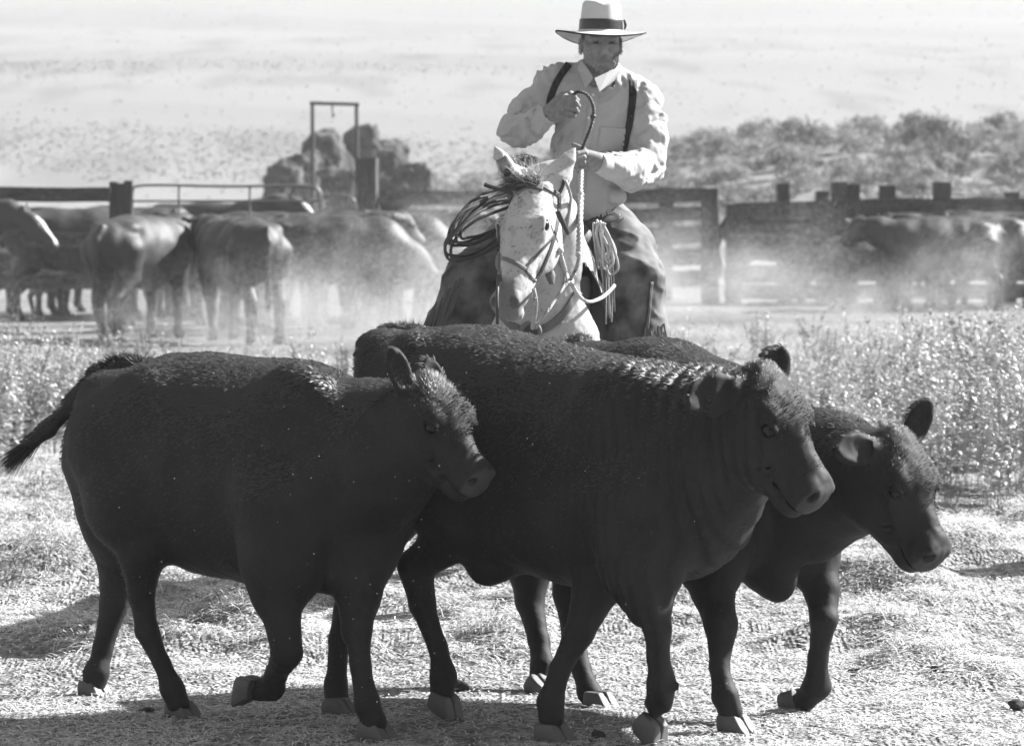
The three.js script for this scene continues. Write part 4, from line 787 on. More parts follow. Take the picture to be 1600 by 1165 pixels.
{ // coiled lariat
  const b = at(745, 350, 14.75), t = thing('lariat', 'coiled dark rope hanging at the saddle left of the horse head', 'rope', b), rope = mat(0.05, { roughness: 0.6 });
  const R = rng(4), coil = (dx, dy, k, D) => { const P = [[796, 296], [768, 303], [740, 317], [716, 338], [701, 362], [700, 380], [716, 386], [742, 380], [772, 362], [796, 336]].map(([x, y]) => at(796 + (x - 796) * k + dx, 296 + (y - 296) * k + dy, D + (x - 745) * 0.0018)); P.push(P[0].clone().add(V(0.01, 0.006, 0.01))); return tube(P.map((p) => [p.add(jit(R, 0.016)), 0.006]), 8, 8); };
  [[0, 0, 1, 14.72], [0, 3, 0.97, 14.7], [1, 4, 0.9, 14.71], [2, 3, 0.83, 14.73], [0, -3, 0.95, 14.76], [-3, 15, 1.0, 14.68], [-1, 22, 1.02, 14.67], [2, 26, 0.98, 14.69]].forEach((c) => part('coil', local(coil(...c), b), rope, t));
  part('keeper', local(tube([[at(757, 288, 14.75), 0.009], [at(772, 293, 14.74), 0.009], [at(800, 299, 14.75), 0.009]], 7, 5), b), rope, t);
}
{ // bundle of pale cord at the right of the saddle
  const b = at(940, 400, 14.9), t = thing('cord_bundle', 'bundle of pale looped cord hanging right of the horse neck', 'rope', b), R = rng(8);
  for (let i = 0; i < 7; i++) { const w = 6 + 5 * R(), x = 930 + i * 2.2, y1 = 392 + 30 * R(), D = 14.86 + 0.05 * R(); part('loop', local(tube([[x, 347], [x + w * 0.8, 362], [x + w + 8, 385], [x + w + 8 + i, y1], [x + 4 + i, y1 + 8], [x + 2, 385], [x - 2, 360], [x, 348]].map(([a, c]) => [at(a + 5 * R() - 2.5, c + 8 * R() - 4, D + 0.03 * R()), 0.005]), 7, 6), b), i % 3 ? paleRope : rawhide, t); }
  for (let i = 0; i < 8; i++) { const x = 941 + i * 2.4, y1 = 455 + 60 * R(), D = 14.9 + 0.04 * R(); part('cord', local(tube([[x - 4, 395], [x, 425], [x + 2 * R(), 445], [x + 3 * R(), y1]].map(([a, c]) => [at(a, c, D), 0.0042]), 6, 5), b), i % 2 ? tan : rawhide, t); }
}
// ---------------------------------------------------------------- the rider
const RD = 15.35, pb = back(0, 1.0, 0.5), rider = thing('person', 'person on the pale horse in a light shirt, braces and brimmed hat', 'person', pb);
const J = (x, y, D, r) => [at(x, y, D), px2m(r, D)];
const padd = (n, g, m, par = rider, lab) => part(n, local(g, pb), m, par, lab);
const skinMat = mat(1, { vertexColors: true, roughness: 0.62 }), toward = V(0, 0, 1);
const hd = (() => { const y = 0.12, p = 0.03, h = V(Math.sin(y), 0, Math.cos(y)), x = V(0, 1, 0).cross(h), z = h.clone().multiplyScalar(Math.cos(p)).add(V(0, -Math.sin(p), 0)), u = z.clone().cross(x), q = new THREE.Quaternion().setFromRotationMatrix(new THREE.Matrix4().makeBasis(x, u, z)), o = at(939, 70, 15.28), P = (a, b, c) => V(a, b, c).applyQuaternion(q).add(o), inv = q.clone().invert(); return { q, o, P, L: (v) => v.clone().sub(o).applyQuaternion(inv), s: 1 }; })();
{
  const f = new Field(), E = (c, r, k = 0.012, sign = 1, rot) => f.ell(hd.P(...c), r, rot ?? hd.q, k, sign), C = (a, b, ra, rb, k = 0.01) => f.cap(hd.P(...a), hd.P(...b), ra, rb, k);
  E([0, 0.035, -0.015], [0.076, 0.085, 0.096], 0.02); E([0, -0.02, 0.022], [0.066, 0.088, 0.072], 0.03); E([0, -0.068, 0.034], [0.056, 0.045, 0.054], 0.02); E([0, -0.1, 0.06], [0.028, 0.02, 0.022], 0.02);
  C([-0.045, 0.03, 0.076], [0.045, 0.03, 0.076], 0.012, 0.012, 0.018);
  for (const d of [-1, 1]) {
    E([d * 0.045, -0.014, 0.064], [0.022, 0.018, 0.022], 0.02); E([d * 0.032, 0.008, 0.094], [0.019, 0.0095, 0.014], 0.01, -1);
    E([d * 0.032, 0.016, 0.084], [0.019, 0.005, 0.008], 0.006); E([d * 0.032, 0.0, 0.084], [0.018, 0.005, 0.007], 0.006);
    E([d * 0.0145, -0.034, 0.096], [0.009, 0.008, 0.011], 0.008);
    E([d * 0.079, -0.004, -0.012], [0.008, 0.033, 0.02], 0.008); E([d * 0.084, -0.002, -0.006], [0.004, 0.02, 0.011], 0.004, -1);
    C([d * 0.02, -0.045, 0.087], [d * 0.035, -0.075, 0.07], 0.01, 0.012, 0.015);
  }
  C([0, 0.02, 0.086], [0, -0.026, 0.108], 0.0095, 0.0135, 0.012); E([0, -0.058, 0.086], [0.024, 0.006, 0.009], 0.006); E([0, -0.07, 0.084], [0.021, 0.006, 0.01], 0.006); E([0, -0.064, 0.099], [0.024, 0.0022, 0.012], 0.003, -1);
  C([0, -0.07, -0.02], [0, -0.2, -0.035], 0.058, 0.062, 0.03);
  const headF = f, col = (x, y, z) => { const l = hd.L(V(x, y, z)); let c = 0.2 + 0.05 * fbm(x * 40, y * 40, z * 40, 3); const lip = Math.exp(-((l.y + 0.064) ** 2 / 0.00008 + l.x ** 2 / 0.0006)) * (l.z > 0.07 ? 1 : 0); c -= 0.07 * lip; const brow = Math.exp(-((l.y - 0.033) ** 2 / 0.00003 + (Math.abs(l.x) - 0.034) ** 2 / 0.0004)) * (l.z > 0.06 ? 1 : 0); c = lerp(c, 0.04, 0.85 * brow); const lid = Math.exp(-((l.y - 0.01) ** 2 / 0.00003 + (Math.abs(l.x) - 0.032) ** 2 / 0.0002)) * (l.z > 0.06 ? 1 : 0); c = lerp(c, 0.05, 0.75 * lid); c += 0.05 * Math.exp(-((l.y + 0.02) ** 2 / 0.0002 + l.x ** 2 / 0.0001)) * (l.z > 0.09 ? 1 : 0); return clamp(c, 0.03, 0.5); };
  const [lo, hi] = f.bounds(), headGeo = f.mesh(0.0033, [lo, hi], col);
  // hands: palm, four curled fingers of unequal length, thumb from the side of the palm
  const hand = (palm, fingers, thumb, wrist) => {
    const h = new Field(), c = (x, y, z) => clamp(0.16 + 0.05 * fbm(x * 60, y * 60, z * 60, 3), 0.1, 0.4);
    for (const p of palm) h.cap(at(p[0], p[1], p[2]), at(p[3], p[4], p[5]), px2m(p[6], p[2]), px2m(p[7], p[5]), 0.015, [V(0, 0, 1), 0.7]);
    for (const fg of fingers) h.chain(fg.map(([x, y, D, r]) => J(x, y, D, r)), 0.003);
    h.chain(thumb.map(([x, y, D, r]) => J(x, y, D, r)), 0.008); h.cap(at(...wrist[0]), at(...wrist[1]), 0.027, 0.029, 0.02);
    return h.mesh(0.0028, null, c);
  };
  const rightHand = hand([[858, 176, 15.06, 882, 160, 15.04, 13, 13], [860, 182, 15.07, 884, 172, 15.05, 12, 11]],
    [[[884, 153, 15.03, 5], [897, 152, 15.0, 4.4], [902, 157, 15.03, 4], [896, 161, 15.07, 3.6]], [[886, 160, 15.03, 5], [900, 161, 15.0, 4.5], [904, 166, 15.03, 4], [896, 169, 15.07, 3.6]], [[885, 168, 15.03, 4.8], [899, 170, 15.01, 4.3], [902, 174, 15.04, 3.8], [894, 176, 15.07, 3.4]], [[881, 176, 15.04, 4.4], [893, 178, 15.02, 3.8], [897, 181, 15.05, 3.4], [890, 182, 15.07, 3]]],
    [[866, 160, 15.06, 6], [879, 149, 15.06, 5.4], [890, 146, 15.07, 4.6], [897, 147, 15.08, 3.8]], [[862, 176, 15.07], [835, 190, 15.14]]);
  const leftHand = hand([[932, 250, 14.96, 912, 244, 14.93, 13, 12], [932, 258, 14.97, 912, 256, 14.94, 11, 11]],
    [[[914, 238, 14.92, 4.8], [902, 240, 14.9, 4.4], [899, 245, 14.93, 4], [905, 247, 14.97, 3.5]], [[912, 246, 14.91, 4.8], [901, 248, 14.9, 4.4], [898, 253, 14.93, 4], [905, 254, 14.97, 3.5]], [[912, 254, 14.92, 4.6], [902, 256, 14.91, 4.2], [900, 260, 14.94, 3.8], [906, 261, 14.97, 3.4]], [[914, 261, 14.93, 4.2], [905, 264, 14.92, 3.7], [903, 267, 14.95, 3.3], [909, 267, 14.97, 3]]],
    [[922, 243, 14.95, 6], [910, 234, 14.96, 5], [902, 230, 14.97, 4.4], [896, 226, 14.98, 3.6]], [[930, 254, 14.97], [962, 266, 15.04]]);
  const core = new Field(); core.chain([J(937, 118, 15.35, 24), J(932, 170, 15.38, 42), J(920, 285, 15.38, 36), J(915, 330, 15.42, 38)], 0.06, [toward, 0.65]);
  core.chain([J(932, 140, 15.38, 30), J(872, 136, 15.38, 18), J(806, 204, 15.28, 14), J(842, 188, 15.13, 11.5)], 0.03); core.chain([J(936, 150, 15.38, 30), J(995, 158, 15.38, 18), J(1012, 250, 15.28, 14), J(955, 264, 15.03, 11.5)], 0.03);
  core.chain([J(900, 345, 15.45, 34), J(742, 442, 15.2, 22), J(712, 600, 15.22, 20)], 0.04); core.chain([J(935, 345, 15.45, 34), J(986, 442, 15.27, 22), J(996, 600, 15.3, 20)], 0.04);
  const body = padd('body', mergeGeometries([core.mesh(0.02, null, () => 0.24), headGeo, rightHand, leftHand]), skinMat);
  for (const d of [-1, 1]) { const o = padd('eye', new THREE.SphereGeometry(0.0115, 14, 10).translate(...hd.P(d * 0.032, 0.008, 0.0755).toArray()), mat(0.03, { roughness: 0.2 })); }
  const bw = (p, n) => { const l = hd.L(p); return l.z < -0.02 || l.y > -0.022 - (Math.abs(l.x) < 0.045 ? 0.02 : 0) + (Math.abs(l.x) > 0.062 ? 0.05 : 0) || l.y < -0.14 ? 0 : Math.abs(l.y + 0.064) < 0.007 && Math.abs(l.x) < 0.022 ? 0 : 1; };
  const beard = (s, n, v) => padd('beard', hair(headGeo, n, s, bw, (p, n2, R) => V(0, -0.9, 0.1).addScaledVector(n2, 0.7).add(jit(R, 0.7)), (p, n2, R) => 0.004 + 0.006 * R(), 0.0012), mat(v, { roughness: 0.6, side: THREE.DoubleSide }), rider, v > 0.2 ? 'grey hairs of the short beard' : 'dark hairs of the short beard');
  beard(61, 3000, 0.4).userData.kind = 'stuff'; beard(62, 500, 0.08).userData.kind = 'stuff';
  padd('hair', hair(headGeo, 3500, 63, (p) => { const l = hd.L(p); return l.y > 0.012 && l.y < 0.05 && Math.abs(l.x) > 0.06 && Math.abs(l.x) < 0.0745 && l.z < 0.03 && l.z > -0.03 || (l.z < -0.05 && l.y < 0.06 && l.y > -0.08) ? 1 : 0; }, (p, n, R) => V(0, -1, -0.2).addScaledVector(n, 0.4).add(jit(R, 0.4)), () => 0.009, 0.0014), mat(0.06, { roughness: 0.5, side: THREE.DoubleSide })).userData.kind = 'stuff';
}
{ // hat: flat-topped crown, wide brim that dips in front and behind
  const prof = [[0, 0.122], [0.03, 0.124], [0.055, 0.127], [0.068, 0.123], [0.075, 0.112], [0.079, 0.08], [0.083, 0.04], [0.086, 0.012], [0.094, 0.002], [0.12, 0.0], [0.15, 0.0], [0.172, 0.001], [0.178, 0.0], [0.179, -0.003], [0.177, -0.005], [0.15, -0.005], [0.1, -0.004], [0.084, -0.002], [0.08, 0.01], [0.074, 0.09], [0.0, 0.1]];
  const n = 72, pos = [], idx = [];
  for (const [r, y] of prof) for (let i = 0; i < n; i++) {
    const a = i / n * 2 * Math.PI, c = Math.cos(a), s = Math.sin(a), t = clamp((r - 0.088) / 0.09), w = t * t * (0.004 * s * s - (c > 0 ? 0.016 : 0.045) * c * c), e = 1 + (0.12 - 0.08 * t) * c * c;
    const dent = y > 0.11 ? -0.01 * Math.exp(-((r * s) ** 2) / 0.0008) : 0;
    pos.push(r * s, y + w + dent + 0.002 * N3(s * 3, c * 3, r * 30), r * c * e);
  }
  for (let k = 0; k + 1 < prof.length; k++) for (let i = 0; i < n; i++) { const a = k * n + i, b = k * n + (i + 1) % n; idx.push(a, a + n, b, b, a + n, b + n); }
  const g = new THREE.BufferGeometry(); g.setAttribute('position', new THREE.Float32BufferAttribute(pos, 3)); g.setIndex(idx); g.computeVertexNormals();
  const M = new THREE.Matrix4().makeRotationFromQuaternion(turned(hd.q, -0.02, 0, -0.02)).setPosition(hd.P(0, 0.05, -0.004)); g.applyMatrix4(M);
  const h = padd('hat', g, mat(0.5, { roughness: 0.9 }));
  const bp = []; const bi = []; const band = [[0.0872, 0.008], [0.0885, 0.01], [0.0868, 0.04], [0.086, 0.05], [0.083, 0.051]]; // ribbon
  for (const [r, y] of band) for (let i = 0; i < n; i++) { const a = i / n * 2 * Math.PI, c = Math.cos(a), s = Math.sin(a); bp.push(r * s, y, r * c * (1 + 0.12 * c * c)); }
  for (let k = 0; k + 1 < band.length; k++) for (let i = 0; i < n; i++) { const a = k * n + i, b = k * n + (i + 1) % n; bi.push(a, b, a + n, b, b + n, a + n); }
  const bg = new THREE.BufferGeometry(); bg.setAttribute('position', new THREE.Float32BufferAttribute(bp, 3)); bg.setIndex(bi); bg.computeVertexNormals(); bg.applyMatrix4(M); padd('hat_band', bg, mat(0.02, { roughness: 0.35, side: THREE.DoubleSide }), h);
  padd('brim_binding', tube([...Array(49)].map((_, i) => { const a = i / 48 * 2 * Math.PI, c = Math.cos(a), s2 = Math.sin(a); return [V(0.1785 * s2, -0.0025 + 0.004 * s2 * s2 - (c > 0 ? 0.016 : 0.045) * c * c, 0.1785 * c * (1 + 0.04 * c * c)), 0.0036]; }), 6, 2).applyMatrix4(M), mat(0.02), h);
  padd('hat_band_knot', tube([[V(0.088, 0.05, 0.03), 0.004], [V(0.093, 0.03, 0.034), 0.006], [V(0.091, 0.012, 0.028), 0.003]], 6, 5).applyMatrix4(M), mat(0.02), h);
}
{ // shirt
  const f = new Field();
  f.chain([J(937, 124, 15.36, 34), J(932, 165, 15.36, 62), J(925, 230, 15.36, 57), J(920, 285, 15.36, 50), J(918, 306, 15.38, 50)], 0.07, [toward, 0.68]);
  f.chain([J(915, 128, 15.38, 34), J(868, 137, 15.38, 33), J(832, 172, 15.34, 31), J(808, 203, 15.27, 28)], 0.05); f.chain([J(808, 203, 15.27, 29), J(830, 196, 15.17, 24), J(846, 186, 15.11, 19), J(852, 182, 15.09, 16)], 0.02);
  f.chain([J(955, 140, 15.38, 34), J(994, 160, 15.38, 36), J(1008, 205, 15.34, 33), J(1010, 255, 15.28, 31)], 0.05); f.chain([J(1010, 255, 15.28, 32), J(985, 268, 15.15, 29), J(960, 262, 15.05, 22), J(944, 256, 15.0, 17)], 0.025);
  f.ell(at(962, 306, 15.3), [0.045, 0.04, 0.06], null, 0.03);
  const fold = (x, y, z) => { const w = N3(x * 5, y * 5, z * 5) * 1.4, a = Math.sin((x * 38 - y * 44 + z * 20 + w * 5)), b = Math.sin((x * 52 + y * 34 + z * 25 + w * 6)); const m = 0.5 + 0.5 * N3(x * 5 + 8, y * 5, z * 5), s = Math.abs(x - at(930, 0, RD).x) > 0.13 ? 1 : 0.5; return -s * 1.3 * (0.011 * m * Math.pow(Math.abs(a), 3) * Math.sign(a) + 0.008 * (1 - m) * Math.pow(Math.abs(b), 3) + 0.004 * N3(x * 16, y * 13, z * 16) - 0.009 * Math.pow(1 - Math.abs(N3(x * 13 + y * 6, y * 9 - x * 5, z * 12)), 6) - 0.004 * Math.pow(1 - Math.abs(N3(x * 28, y * 24 + x * 9, z * 26)), 5)); };
  f.disp = fold; f.dispMax = 0.04;
  const shirtMat = mat(0.36, { roughness: 0.9 });
  f.cut = (v, x, y, z) => Math.max(v, hd.L(V(x, y, z)).y > -0.165 ? 0.06 - Math.hypot(x - at(939, 0, 15.3).x, z + 15.31) : -1);
  const shirt = padd('shirt', f.mesh(0.007), shirtMat);
  const onS = (pts, w, l = 0.003) => strap(f, pts, w, l, 14.6, 15.6);
  const brace = mat(0.012, { roughness: 0.7 });
  padd('suspender', onS([[889, 99], [880, 112], [868, 132], [861, 152], [858, 170], [857, 182]], 11, 0.005), brace);
  padd('suspender', onS([[990, 124], [989, 150], [985, 185], [979, 215], [974, 236]], [13, 9], 0.005), brace);
  padd('placket', onS([[928, 136], [925, 170], [917, 215], [910, 250], [908, 300]], 14, 0.004), shirtMat, shirt);
  padd('pocket', onS([[958, 199], [957, 212], [955, 226], [953, 240]], 40, 0.0045), shirtMat, shirt);
  for (const [x, y] of [[927, 148], [920, 184], [912, 222]]) { const p = onSkin(f, x, y, 14.6, 15.6); if (p) padd('button', new THREE.CylinderGeometry(0.0055, 0.0055, 0.004, 12).rotateX(Math.PI / 2).translate(p.x, p.y, p.z + 0.006), mat(0.6, { roughness: 0.3 }), shirt); }
  // collar points and cuffs
  const flap = (pts, th) => { const s = new THREE.Shape(pts.map((p) => new THREE.Vector2(p[0], -p[1]))), g = new THREE.ExtrudeGeometry(s, { depth: 1, bevelEnabled: false, steps: 1 }), P = g.attributes.position; for (let i = 0; i < P.count; i++) { const x = P.getX(i), y = -P.getY(i), k = P.getZ(i); const near = pts.reduce((a, p) => { const w = 1 / (1e-3 + (p[0] - x) ** 2 + (p[1] - y) ** 2); return [a[0] + w, a[1] + w * p[2]]; }, [0, 0]); const q = at(x, y, near[1] / near[0] - k * th); P.setXYZ(i, q.x, q.y, q.z); } g.computeVertexNormals(); return g; };
  padd('collar', flap([[906, 92, 15.27], [917, 105, 15.21], [927, 121, 15.16], [923, 128, 15.15], [914, 138, 15.15], [907, 126, 15.18], [903, 110, 15.24]], 0.006), shirtMat, shirt);
  padd('collar', flap([[929, 122, 15.16], [950, 112, 15.2], [968, 99, 15.27], [972, 108, 15.25], [960, 126, 15.2], [937, 143, 15.15]], 0.006), shirtMat, shirt);
  const cuff = (a, b, ra, rb) => tube([[a, ra * 0.9], [a.clone().lerp(b, 0.1), ra], [b.clone().lerp(a, 0.1), rb], [b, rb * 0.9]], 18, 4);
  padd('cuff', cuff(at(844, 187, 15.12), at(860, 178, 15.06), 0.046, 0.04), shirtMat, shirt); padd('cuff', cuff(at(950, 259, 15.02), at(934, 254, 14.96), 0.046, 0.041), shirtMat, shirt);
}
{ // chaps, belt, fringe, boots
  const f = new Field(), chapMat = mat(1, { vertexColors: true, roughness: 0.75 }), col = (x, y, z) => clamp(0.075 + 0.09 * fbm(x * 11, y * 9, z * 11, 4) + 0.02 * N3(x * 50, y * 50, z * 50), 0.015, 0.17);
  f.chain([J(918, 318, 15.4, 46), J(915, 345, 15.45, 54)], 0.04, [toward, 0.75]);
  f.chain([J(890, 352, 15.5, 48), J(810, 388, 15.28, 47), J(742, 440, 15.15, 45), J(716, 520, 15.18, 47), J(706, 610, 15.15, 46), J(702, 670, 15.2, 44)], 0.05);
  f.chain([J(940, 352, 15.45, 46), J(970, 392, 15.32, 48), J(988, 440, 15.22, 46), J(996, 525, 15.25, 45), J(997, 610, 15.28, 44), J(998, 670, 15.2, 42)], 0.05);
  f.disp = (x, y, z) => -0.014 * Math.abs(N3(x * 7, y * 4, z * 7)) - 0.005 * N3(x * 22, y * 16, z * 22) - 0.007 * Math.pow(1 - Math.abs(N3(x * 9 + y * 5, y * 11, z * 9)), 7); f.dispMax = 0.024;
  const chaps = padd('chaps', f.mesh(0.009, null, col), chapMat);
  padd('belt', strap(f, [[872, 312], [895, 317], [920, 319], [945, 316], [966, 310]], 12, 0.008, 14.6, 15.7), darkLeather);
  const lightLeather = mat(0.35, { roughness: 0.8 }), fr = mat(0.09, { roughness: 0.8, side: THREE.DoubleSide }), R = rng(12);
  const tassel = (root, L, w, m, dir = V(0, -1, 0)) => { const e = root.clone().addScaledVector(dir.clone().add(jit(R, 0.16)).normalize(), L), md = root.clone().lerp(e, 0.5).add(jit(R, 0.012)); padd('fringe', tube([[root, w], [md, w], [e, w * 0.6]], 5, 3, V(0.2, 0, 1)), m, chaps); };
  for (let i = 0; i < 12; i++) { const p = onSkin(f, 936 + i * 3.5, 326 + i * 0.6 + (i > 7 ? (i - 7) * 1.5 : 0), 14.6, 15.7); if (p) tassel(p.add(V(0, 0, 0.012)), 0.03 + 0.012 * R(), 0.0045, lightLeather, V(0.1, -1, 0.25)); }
  for (let i = 0; i < 34; i++) { const t = i / 33, x = lerp(716, 668, t) + 12 * R(), y = lerp(430, 492, t) + 10 * R(), p = onSkin(f, x, y, 14.6, 15.7) ?? at(x + 3, y, 15.05); tassel(p.add(V(-0.006, 0, 0.012)), 0.1 + 0.14 * R(), 0.0034, fr, V(-0.34, -1, 0.06)); }
  for (let i = 0; i < 26; i++) { const x = 1004 + 34 * R(), y = 505 + 16 * R(), p = onSkin(f, x, y, 14.6, 15.7) ?? at(1034, y, 15.06); tassel(p.add(V(0.004, 0, 0.008)), 0.1 + 0.06 * R(), 0.004, fr, V(0.03, -1, 0.05)); }
  padd('seam', strap(f, [[1019, 440], [1016, 470], [1013, 500], [1010, 522]], 5, 0.008, 14.6, 15.7), fr, chaps);
  for (const x of [703, 998]) { const g = new Field(); g.cap(at(x, 640, 15.18), at(x, 690, 15.2), 0.06, 0.05, 0.03); g.cap(at(x, 700, 15.22), at(x - 2, 712, 14.98), 0.05, 0.038, 0.03); padd('boot', g.mesh(0.01), darkLeather); }
}
{ // quirt held between both hands
  const b = at(915, 190, 15.0), t = thing('quirt', 'dark plaited quirt arched between the rider hands', 'quirt', b), P = [[886, 157, 15.05], [894, 149, 15.02], [904, 143, 15.0], [916, 147, 14.99], [925, 160, 14.98], [928, 178, 14.97], [923, 200, 14.95], [914, 222, 14.94], [908, 242, 14.93], [908, 262, 14.93]];
  part('shaft', local(plait(P.map((p) => at(...p)), 0.0075, 0.035), b), darkLeather, t);
  part('knot', local(new THREE.IcosahedronGeometry(0.012, 2).translate(...at(927, 182, 14.97).toArray()), b), darkLeather, t);
}

// ---------------------------------------------------------------- leafy weeds
function weedGeo(seed, stems, leaves, h, leaf) {
  const R = rng(seed), pos = [];
  const tri = (a, b, c) => pos.push(a.x, a.y, a.z, b.x, b.y, b.z, c.x, c.y, c.z);
  for (let s = 0; s < stems; s++) {
    const a = R() * 6.283, lean = 0.15 + 0.55 * R() * R(), H = h * (0.55 + 0.45 * R()), C = new THREE.QuadraticBezierCurve3(V(Math.cos(a) * 0.04, -0.02, Math.sin(a) * 0.04), V(Math.cos(a) * lean * H * 0.3, H * 0.55, Math.sin(a) * lean * H * 0.3), V(Math.cos(a) * lean * H, H, Math.sin(a) * lean * H));
    for (let k = 0; k < 4; k++) { const p = C.getPoint(k / 4), q = C.getPoint((k + 1) / 4), w = 0.0035; for (const sd of [V(w, 0, 0), V(0, 0, w)]) { tri(p.clone().sub(sd), p.clone().add(sd), q); } }
    for (let i = 0; i < leaves; i++) {
      const t = 0.12 + 0.88 * Math.pow(R(), 0.75), p = C.getPoint(t), b = R() * 6.283, L = leaf * (0.5 + 0.7 * R()) * (1.15 - 0.6 * t), d = V(Math.cos(b), 0.25 + 1.1 * R(), Math.sin(b)).normalize(), w = V(-Math.sin(b), 0.3 * (R() - 0.5), Math.cos(b)).multiplyScalar(L * 0.27);
      const m = p.clone().addScaledVector(d, L * 0.45), tip = p.clone().addScaledVector(d, L); tip.y -= L * 0.22; const up = m.clone(); up.y += L * 0.06;
      tri(p, m.clone().add(w), up); tri(p, up, m.clone().sub(w)); tri(m.clone().add(w), tip, up); tri(up, tip, m.clone().sub(w));
    }
  }
  const g = new THREE.BufferGeometry(); g.setAttribute('position', new THREE.Float32BufferAttribute(pos, 3)); g.computeVertexNormals(); return g;
}
{
  const G = [1, 2, 3, 4, 5].map((s) => weedGeo(s * 7, 11, 26, 0.85, 0.075)), S = [11, 12, 13].map((s) => weedGeo(s, 9, 20, 0.42, 0.06)), M = [leafMat(0.4), leafMat(0.5), leafMat(0.28)].map((m) => { m.roughness = 0.5; return m; }), R = rng(99);
  const weed = (g, x, D, k, label, group) => { const o = single('weed', g, M[Math.floor(R() * 3)], label, 'weed', group); o.position.set(x, groundH(x, D), -D); o.rotation.y = R() * 6.283; o.scale.set(k * (0.85 + 0.3 * R()), k * (0.8 + 0.35 * R()), k * (0.85 + 0.3 * R())); return o; };
  for (let i = 0; i < 110; i++) { // thicket at right
    const D = 19.5 + 11 * R(), px = lerp(1130, 1680, Math.pow(R(), 0.7)), x = (px - 800) / FPX * D;
    if (px < 1130 + (24 - D) * -14) continue;
    weed(G[i % 5], x, D, 0.6 + 0.34 * sstep(1150, 1550, px), px > 1420 ? 'tall leafy weed in the thicket near the right edge' : 'leafy weed in the thicket behind the right steer', 'weeds in the right thicket');
  }
  const B = [21, 22, 23].map((s) => weedGeo(s, 30, 24, 0.7, 0.085)), shrub = (px, D, k, label) => { const o = single('leafy_shrub', B[Math.floor(R() * 3)], M[2 - Math.floor(R() * 2) * 2], label, 'shrub', 'rounded shrubs'), x = (px - 800) / FPX * D; o.position.set(x, groundH(x, D) - 0.03, -D); o.rotation.y = R() * 6; o.scale.set(k * 1.25, k, k * 1.25); };
  shrub(28, 23.6, 1.0, 'rounded dark shrub at the left edge behind the raised tail'); shrub(96, 25.2, 0.9, 'rounded shrub right of the one at the left edge'); shrub(-20, 25, 1.05, 'rounded shrub cut by the left edge');
  [[1555, 22.5, 1.15], [1490, 24.2, 1.0], [1598, 24.8, 1.2], [1430, 22.8, 0.85], [1530, 26.5, 1.2], [1385, 25.5, 0.8], [1300, 26.5, 0.7], [1460, 28, 1.0]].forEach(([px, D, k], i) => shrub(px, D, k, ['largest rounded shrub near the right edge', 'rounded shrub above the right steer ear', 'rounded shrub cut by the right edge', 'low rounded shrub beside the right steer poll', 'tall shrub behind the largest one at right', 'small shrub left of the right steer ear', 'smallest shrub behind the middle steer far ear', 'farthest rounded shrub in the right thicket'][i]));
  for (let i = 0; i < 34; i++) { const D = 22 + 7 * R(), px = lerp(-60, 120, R()), x = (px - 800) / FPX * D; weed(G[i % 5], x, D, 0.72 + 0.3 * R() * sstep(150, 0, px), 'leafy weed in the thicket behind the raised tail at left', 'weeds in the left thicket'); }
  for (let i = 0; i < 46; i++) { const D = 27 + 6 * R(), px = lerp(110, 600, R()), x = (px - 800) / FPX * D; weed(S[i % 3], x, D, 0.8 + 0.5 * R(), px < 330 ? 'small pale weed above the rump of the left steer' : 'small pale weed above the shoulders of the left steer', 'small weeds behind the left steer'); }
  for (let i = 0; i < 30; i++) { const D = 30 + 8 * R(), px = lerp(1060, 1640, R()), x = (px - 800) / FPX * D; weed(S[i % 3], x, D, 0.8 + 0.5 * R(), 'small pale weed at the far side of the right thicket', 'small weeds beyond the right thicket'); }
}
// ---------------------------------------------------------------- dust hanging in the sun: fine motes in drifting puffs, thick where the herd stirs the ground
const dustMat = new THREE.MeshPhysicalMaterial({ color: grey(0.58), roughness: 1, transmission: 0.5, thickness: 0, side: THREE.DoubleSide });
function puffGeo(seed, n, size) { // a unit puff: motes thick in the middle, ragged at the rim
  const R = rng(seed), pos = [], d = V(), u = V(), v = V(), p = V();
  for (let i = 0; i < n; i++) {
    p.set(R() + R() + R() - 1.5, R() + R() + R() - 1.5, R() + R() + R() - 1.5).multiplyScalar(0.8); if (R() > sstep(-0.4, 0.3, fbm(p.x * 2 + seed, p.y * 2, p.z * 2, 3))) { i--; continue; }
    d.set(R() - 0.5, R() - 0.5, R() - 0.5).normalize(); u.set(R() - 0.5, R() - 0.5, R() - 0.5).cross(d).setLength(size * (0.5 + R())); v.crossVectors(d, u).multiplyScalar(1.2);
    pos.push(p.x - u.x, p.y - u.y, p.z - u.z, p.x + u.x, p.y + u.y, p.z + u.z, p.x + v.x, p.y + v.y, p.z + v.z);
  }
  const g = new THREE.BufferGeometry(); g.setAttribute('position', new THREE.Float32BufferAttribute(pos, 3)); g.computeVertexNormals(); return g;
}
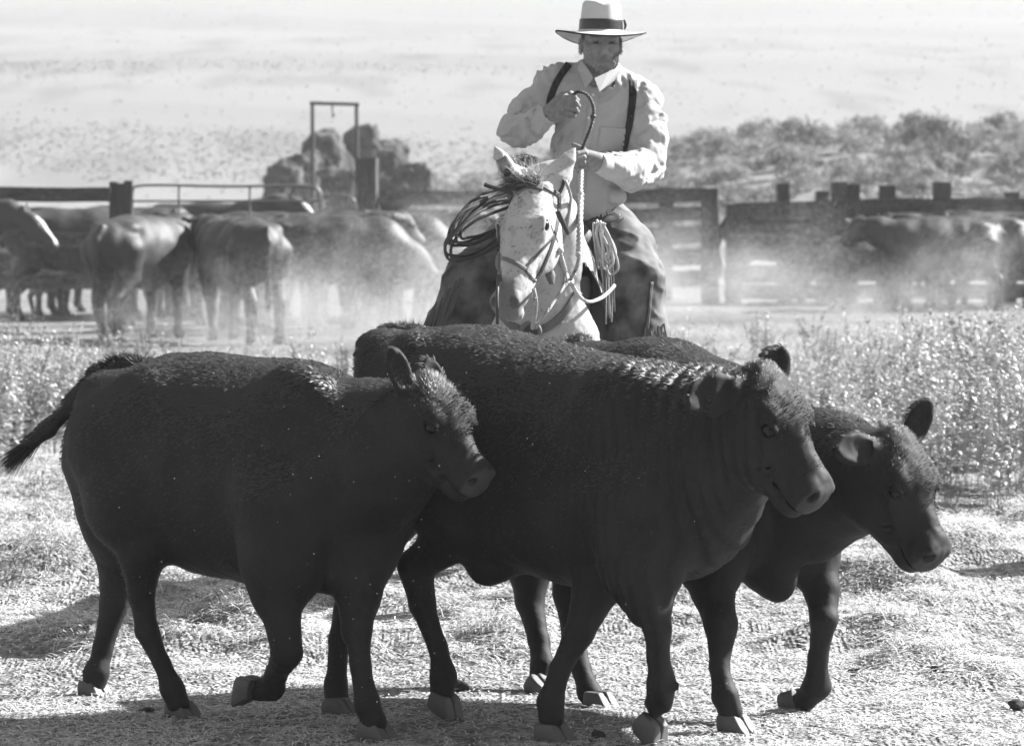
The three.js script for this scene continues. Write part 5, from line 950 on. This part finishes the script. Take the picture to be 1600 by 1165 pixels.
function dust(geo, seed, n, place, label) { // place(R) -> [centre, half size]
  const R = rng(seed), o = new THREE.InstancedMesh(geo, dustMat, n), m = new THREE.Matrix4(), q = new THREE.Quaternion(), e = new THREE.Euler();
  for (let i = 0; i < n; i++) { const t = place(R); if (!t) { i--; continue; } q.setFromEuler(e.set(R() * 6, R() * 6, R() * 6)); o.setMatrixAt(i, m.compose(t[0], q, V(t[1], t[1], t[1]))); }
  o.name = numbered('dust'); scene.add(sh(o)); return tag(o, label, 'dust', null, 'stuff');
}
const puffs = puffGeo(1, 8000, 0.0042);
dust(puffs, 1, 130, (R) => { const D = 37.5 + 5 * R(), px = lerp(150, 770, Math.pow(R(), 0.7)), r = 0.35 + 0.35 * R(), p = groundAt(px, D); p.y = 0.1 + 1.0 * R() * R() * lerp(0.5, 1.3, sstep(250, 650, px)); return [p, r]; }, 'pale dust stirred up round the legs of the herd at left');
dust(puffs, 2, 95, (R) => { const D = 45.5 + 5 * R(), px = lerp(1010, 1560, Math.pow(R(), 1.3)), r = 0.4 + 0.35 * R(), p = groundAt(px, D); p.y = 0.15 + 1.1 * R() * R(); return [p, r]; }, 'pale dust hanging before the corral at right');
dust(puffs, 3, 40, (R) => { const D = 43 + 8 * R(), px = lerp(-40, 900, R()), p = groundAt(px, D); p.y = 0.2 + 1.2 * R() * R(); return [p, 0.5 + 0.4 * R()]; }, 'thin dust drifting behind the herd');
{ // a few bright specks close by
  const R = rng(4), pos = []; for (let i = 0; i < 150; i++) { const p = at(lerp(60, 1250, R() * R() * 0.4 + R() * 0.6), lerp(560, 1100, R()), 10.6 + 0.6 * R()), s = 0.0011 * (0.5 + R()); for (const [a, b, c] of [[-s, 0, 0], [s, 0, 0], [0, s * 1.6, s]]) pos.push(p.x + a, p.y + b, p.z + c); }
  const g = new THREE.BufferGeometry(); g.setAttribute('position', new THREE.Float32BufferAttribute(pos, 3)); g.computeVertexNormals(); single('dust_specks', g, dustMat, 'bright specks of dust floating before the steers', 'dust', null, 'stuff');
}
renderer.render(scene, camera);
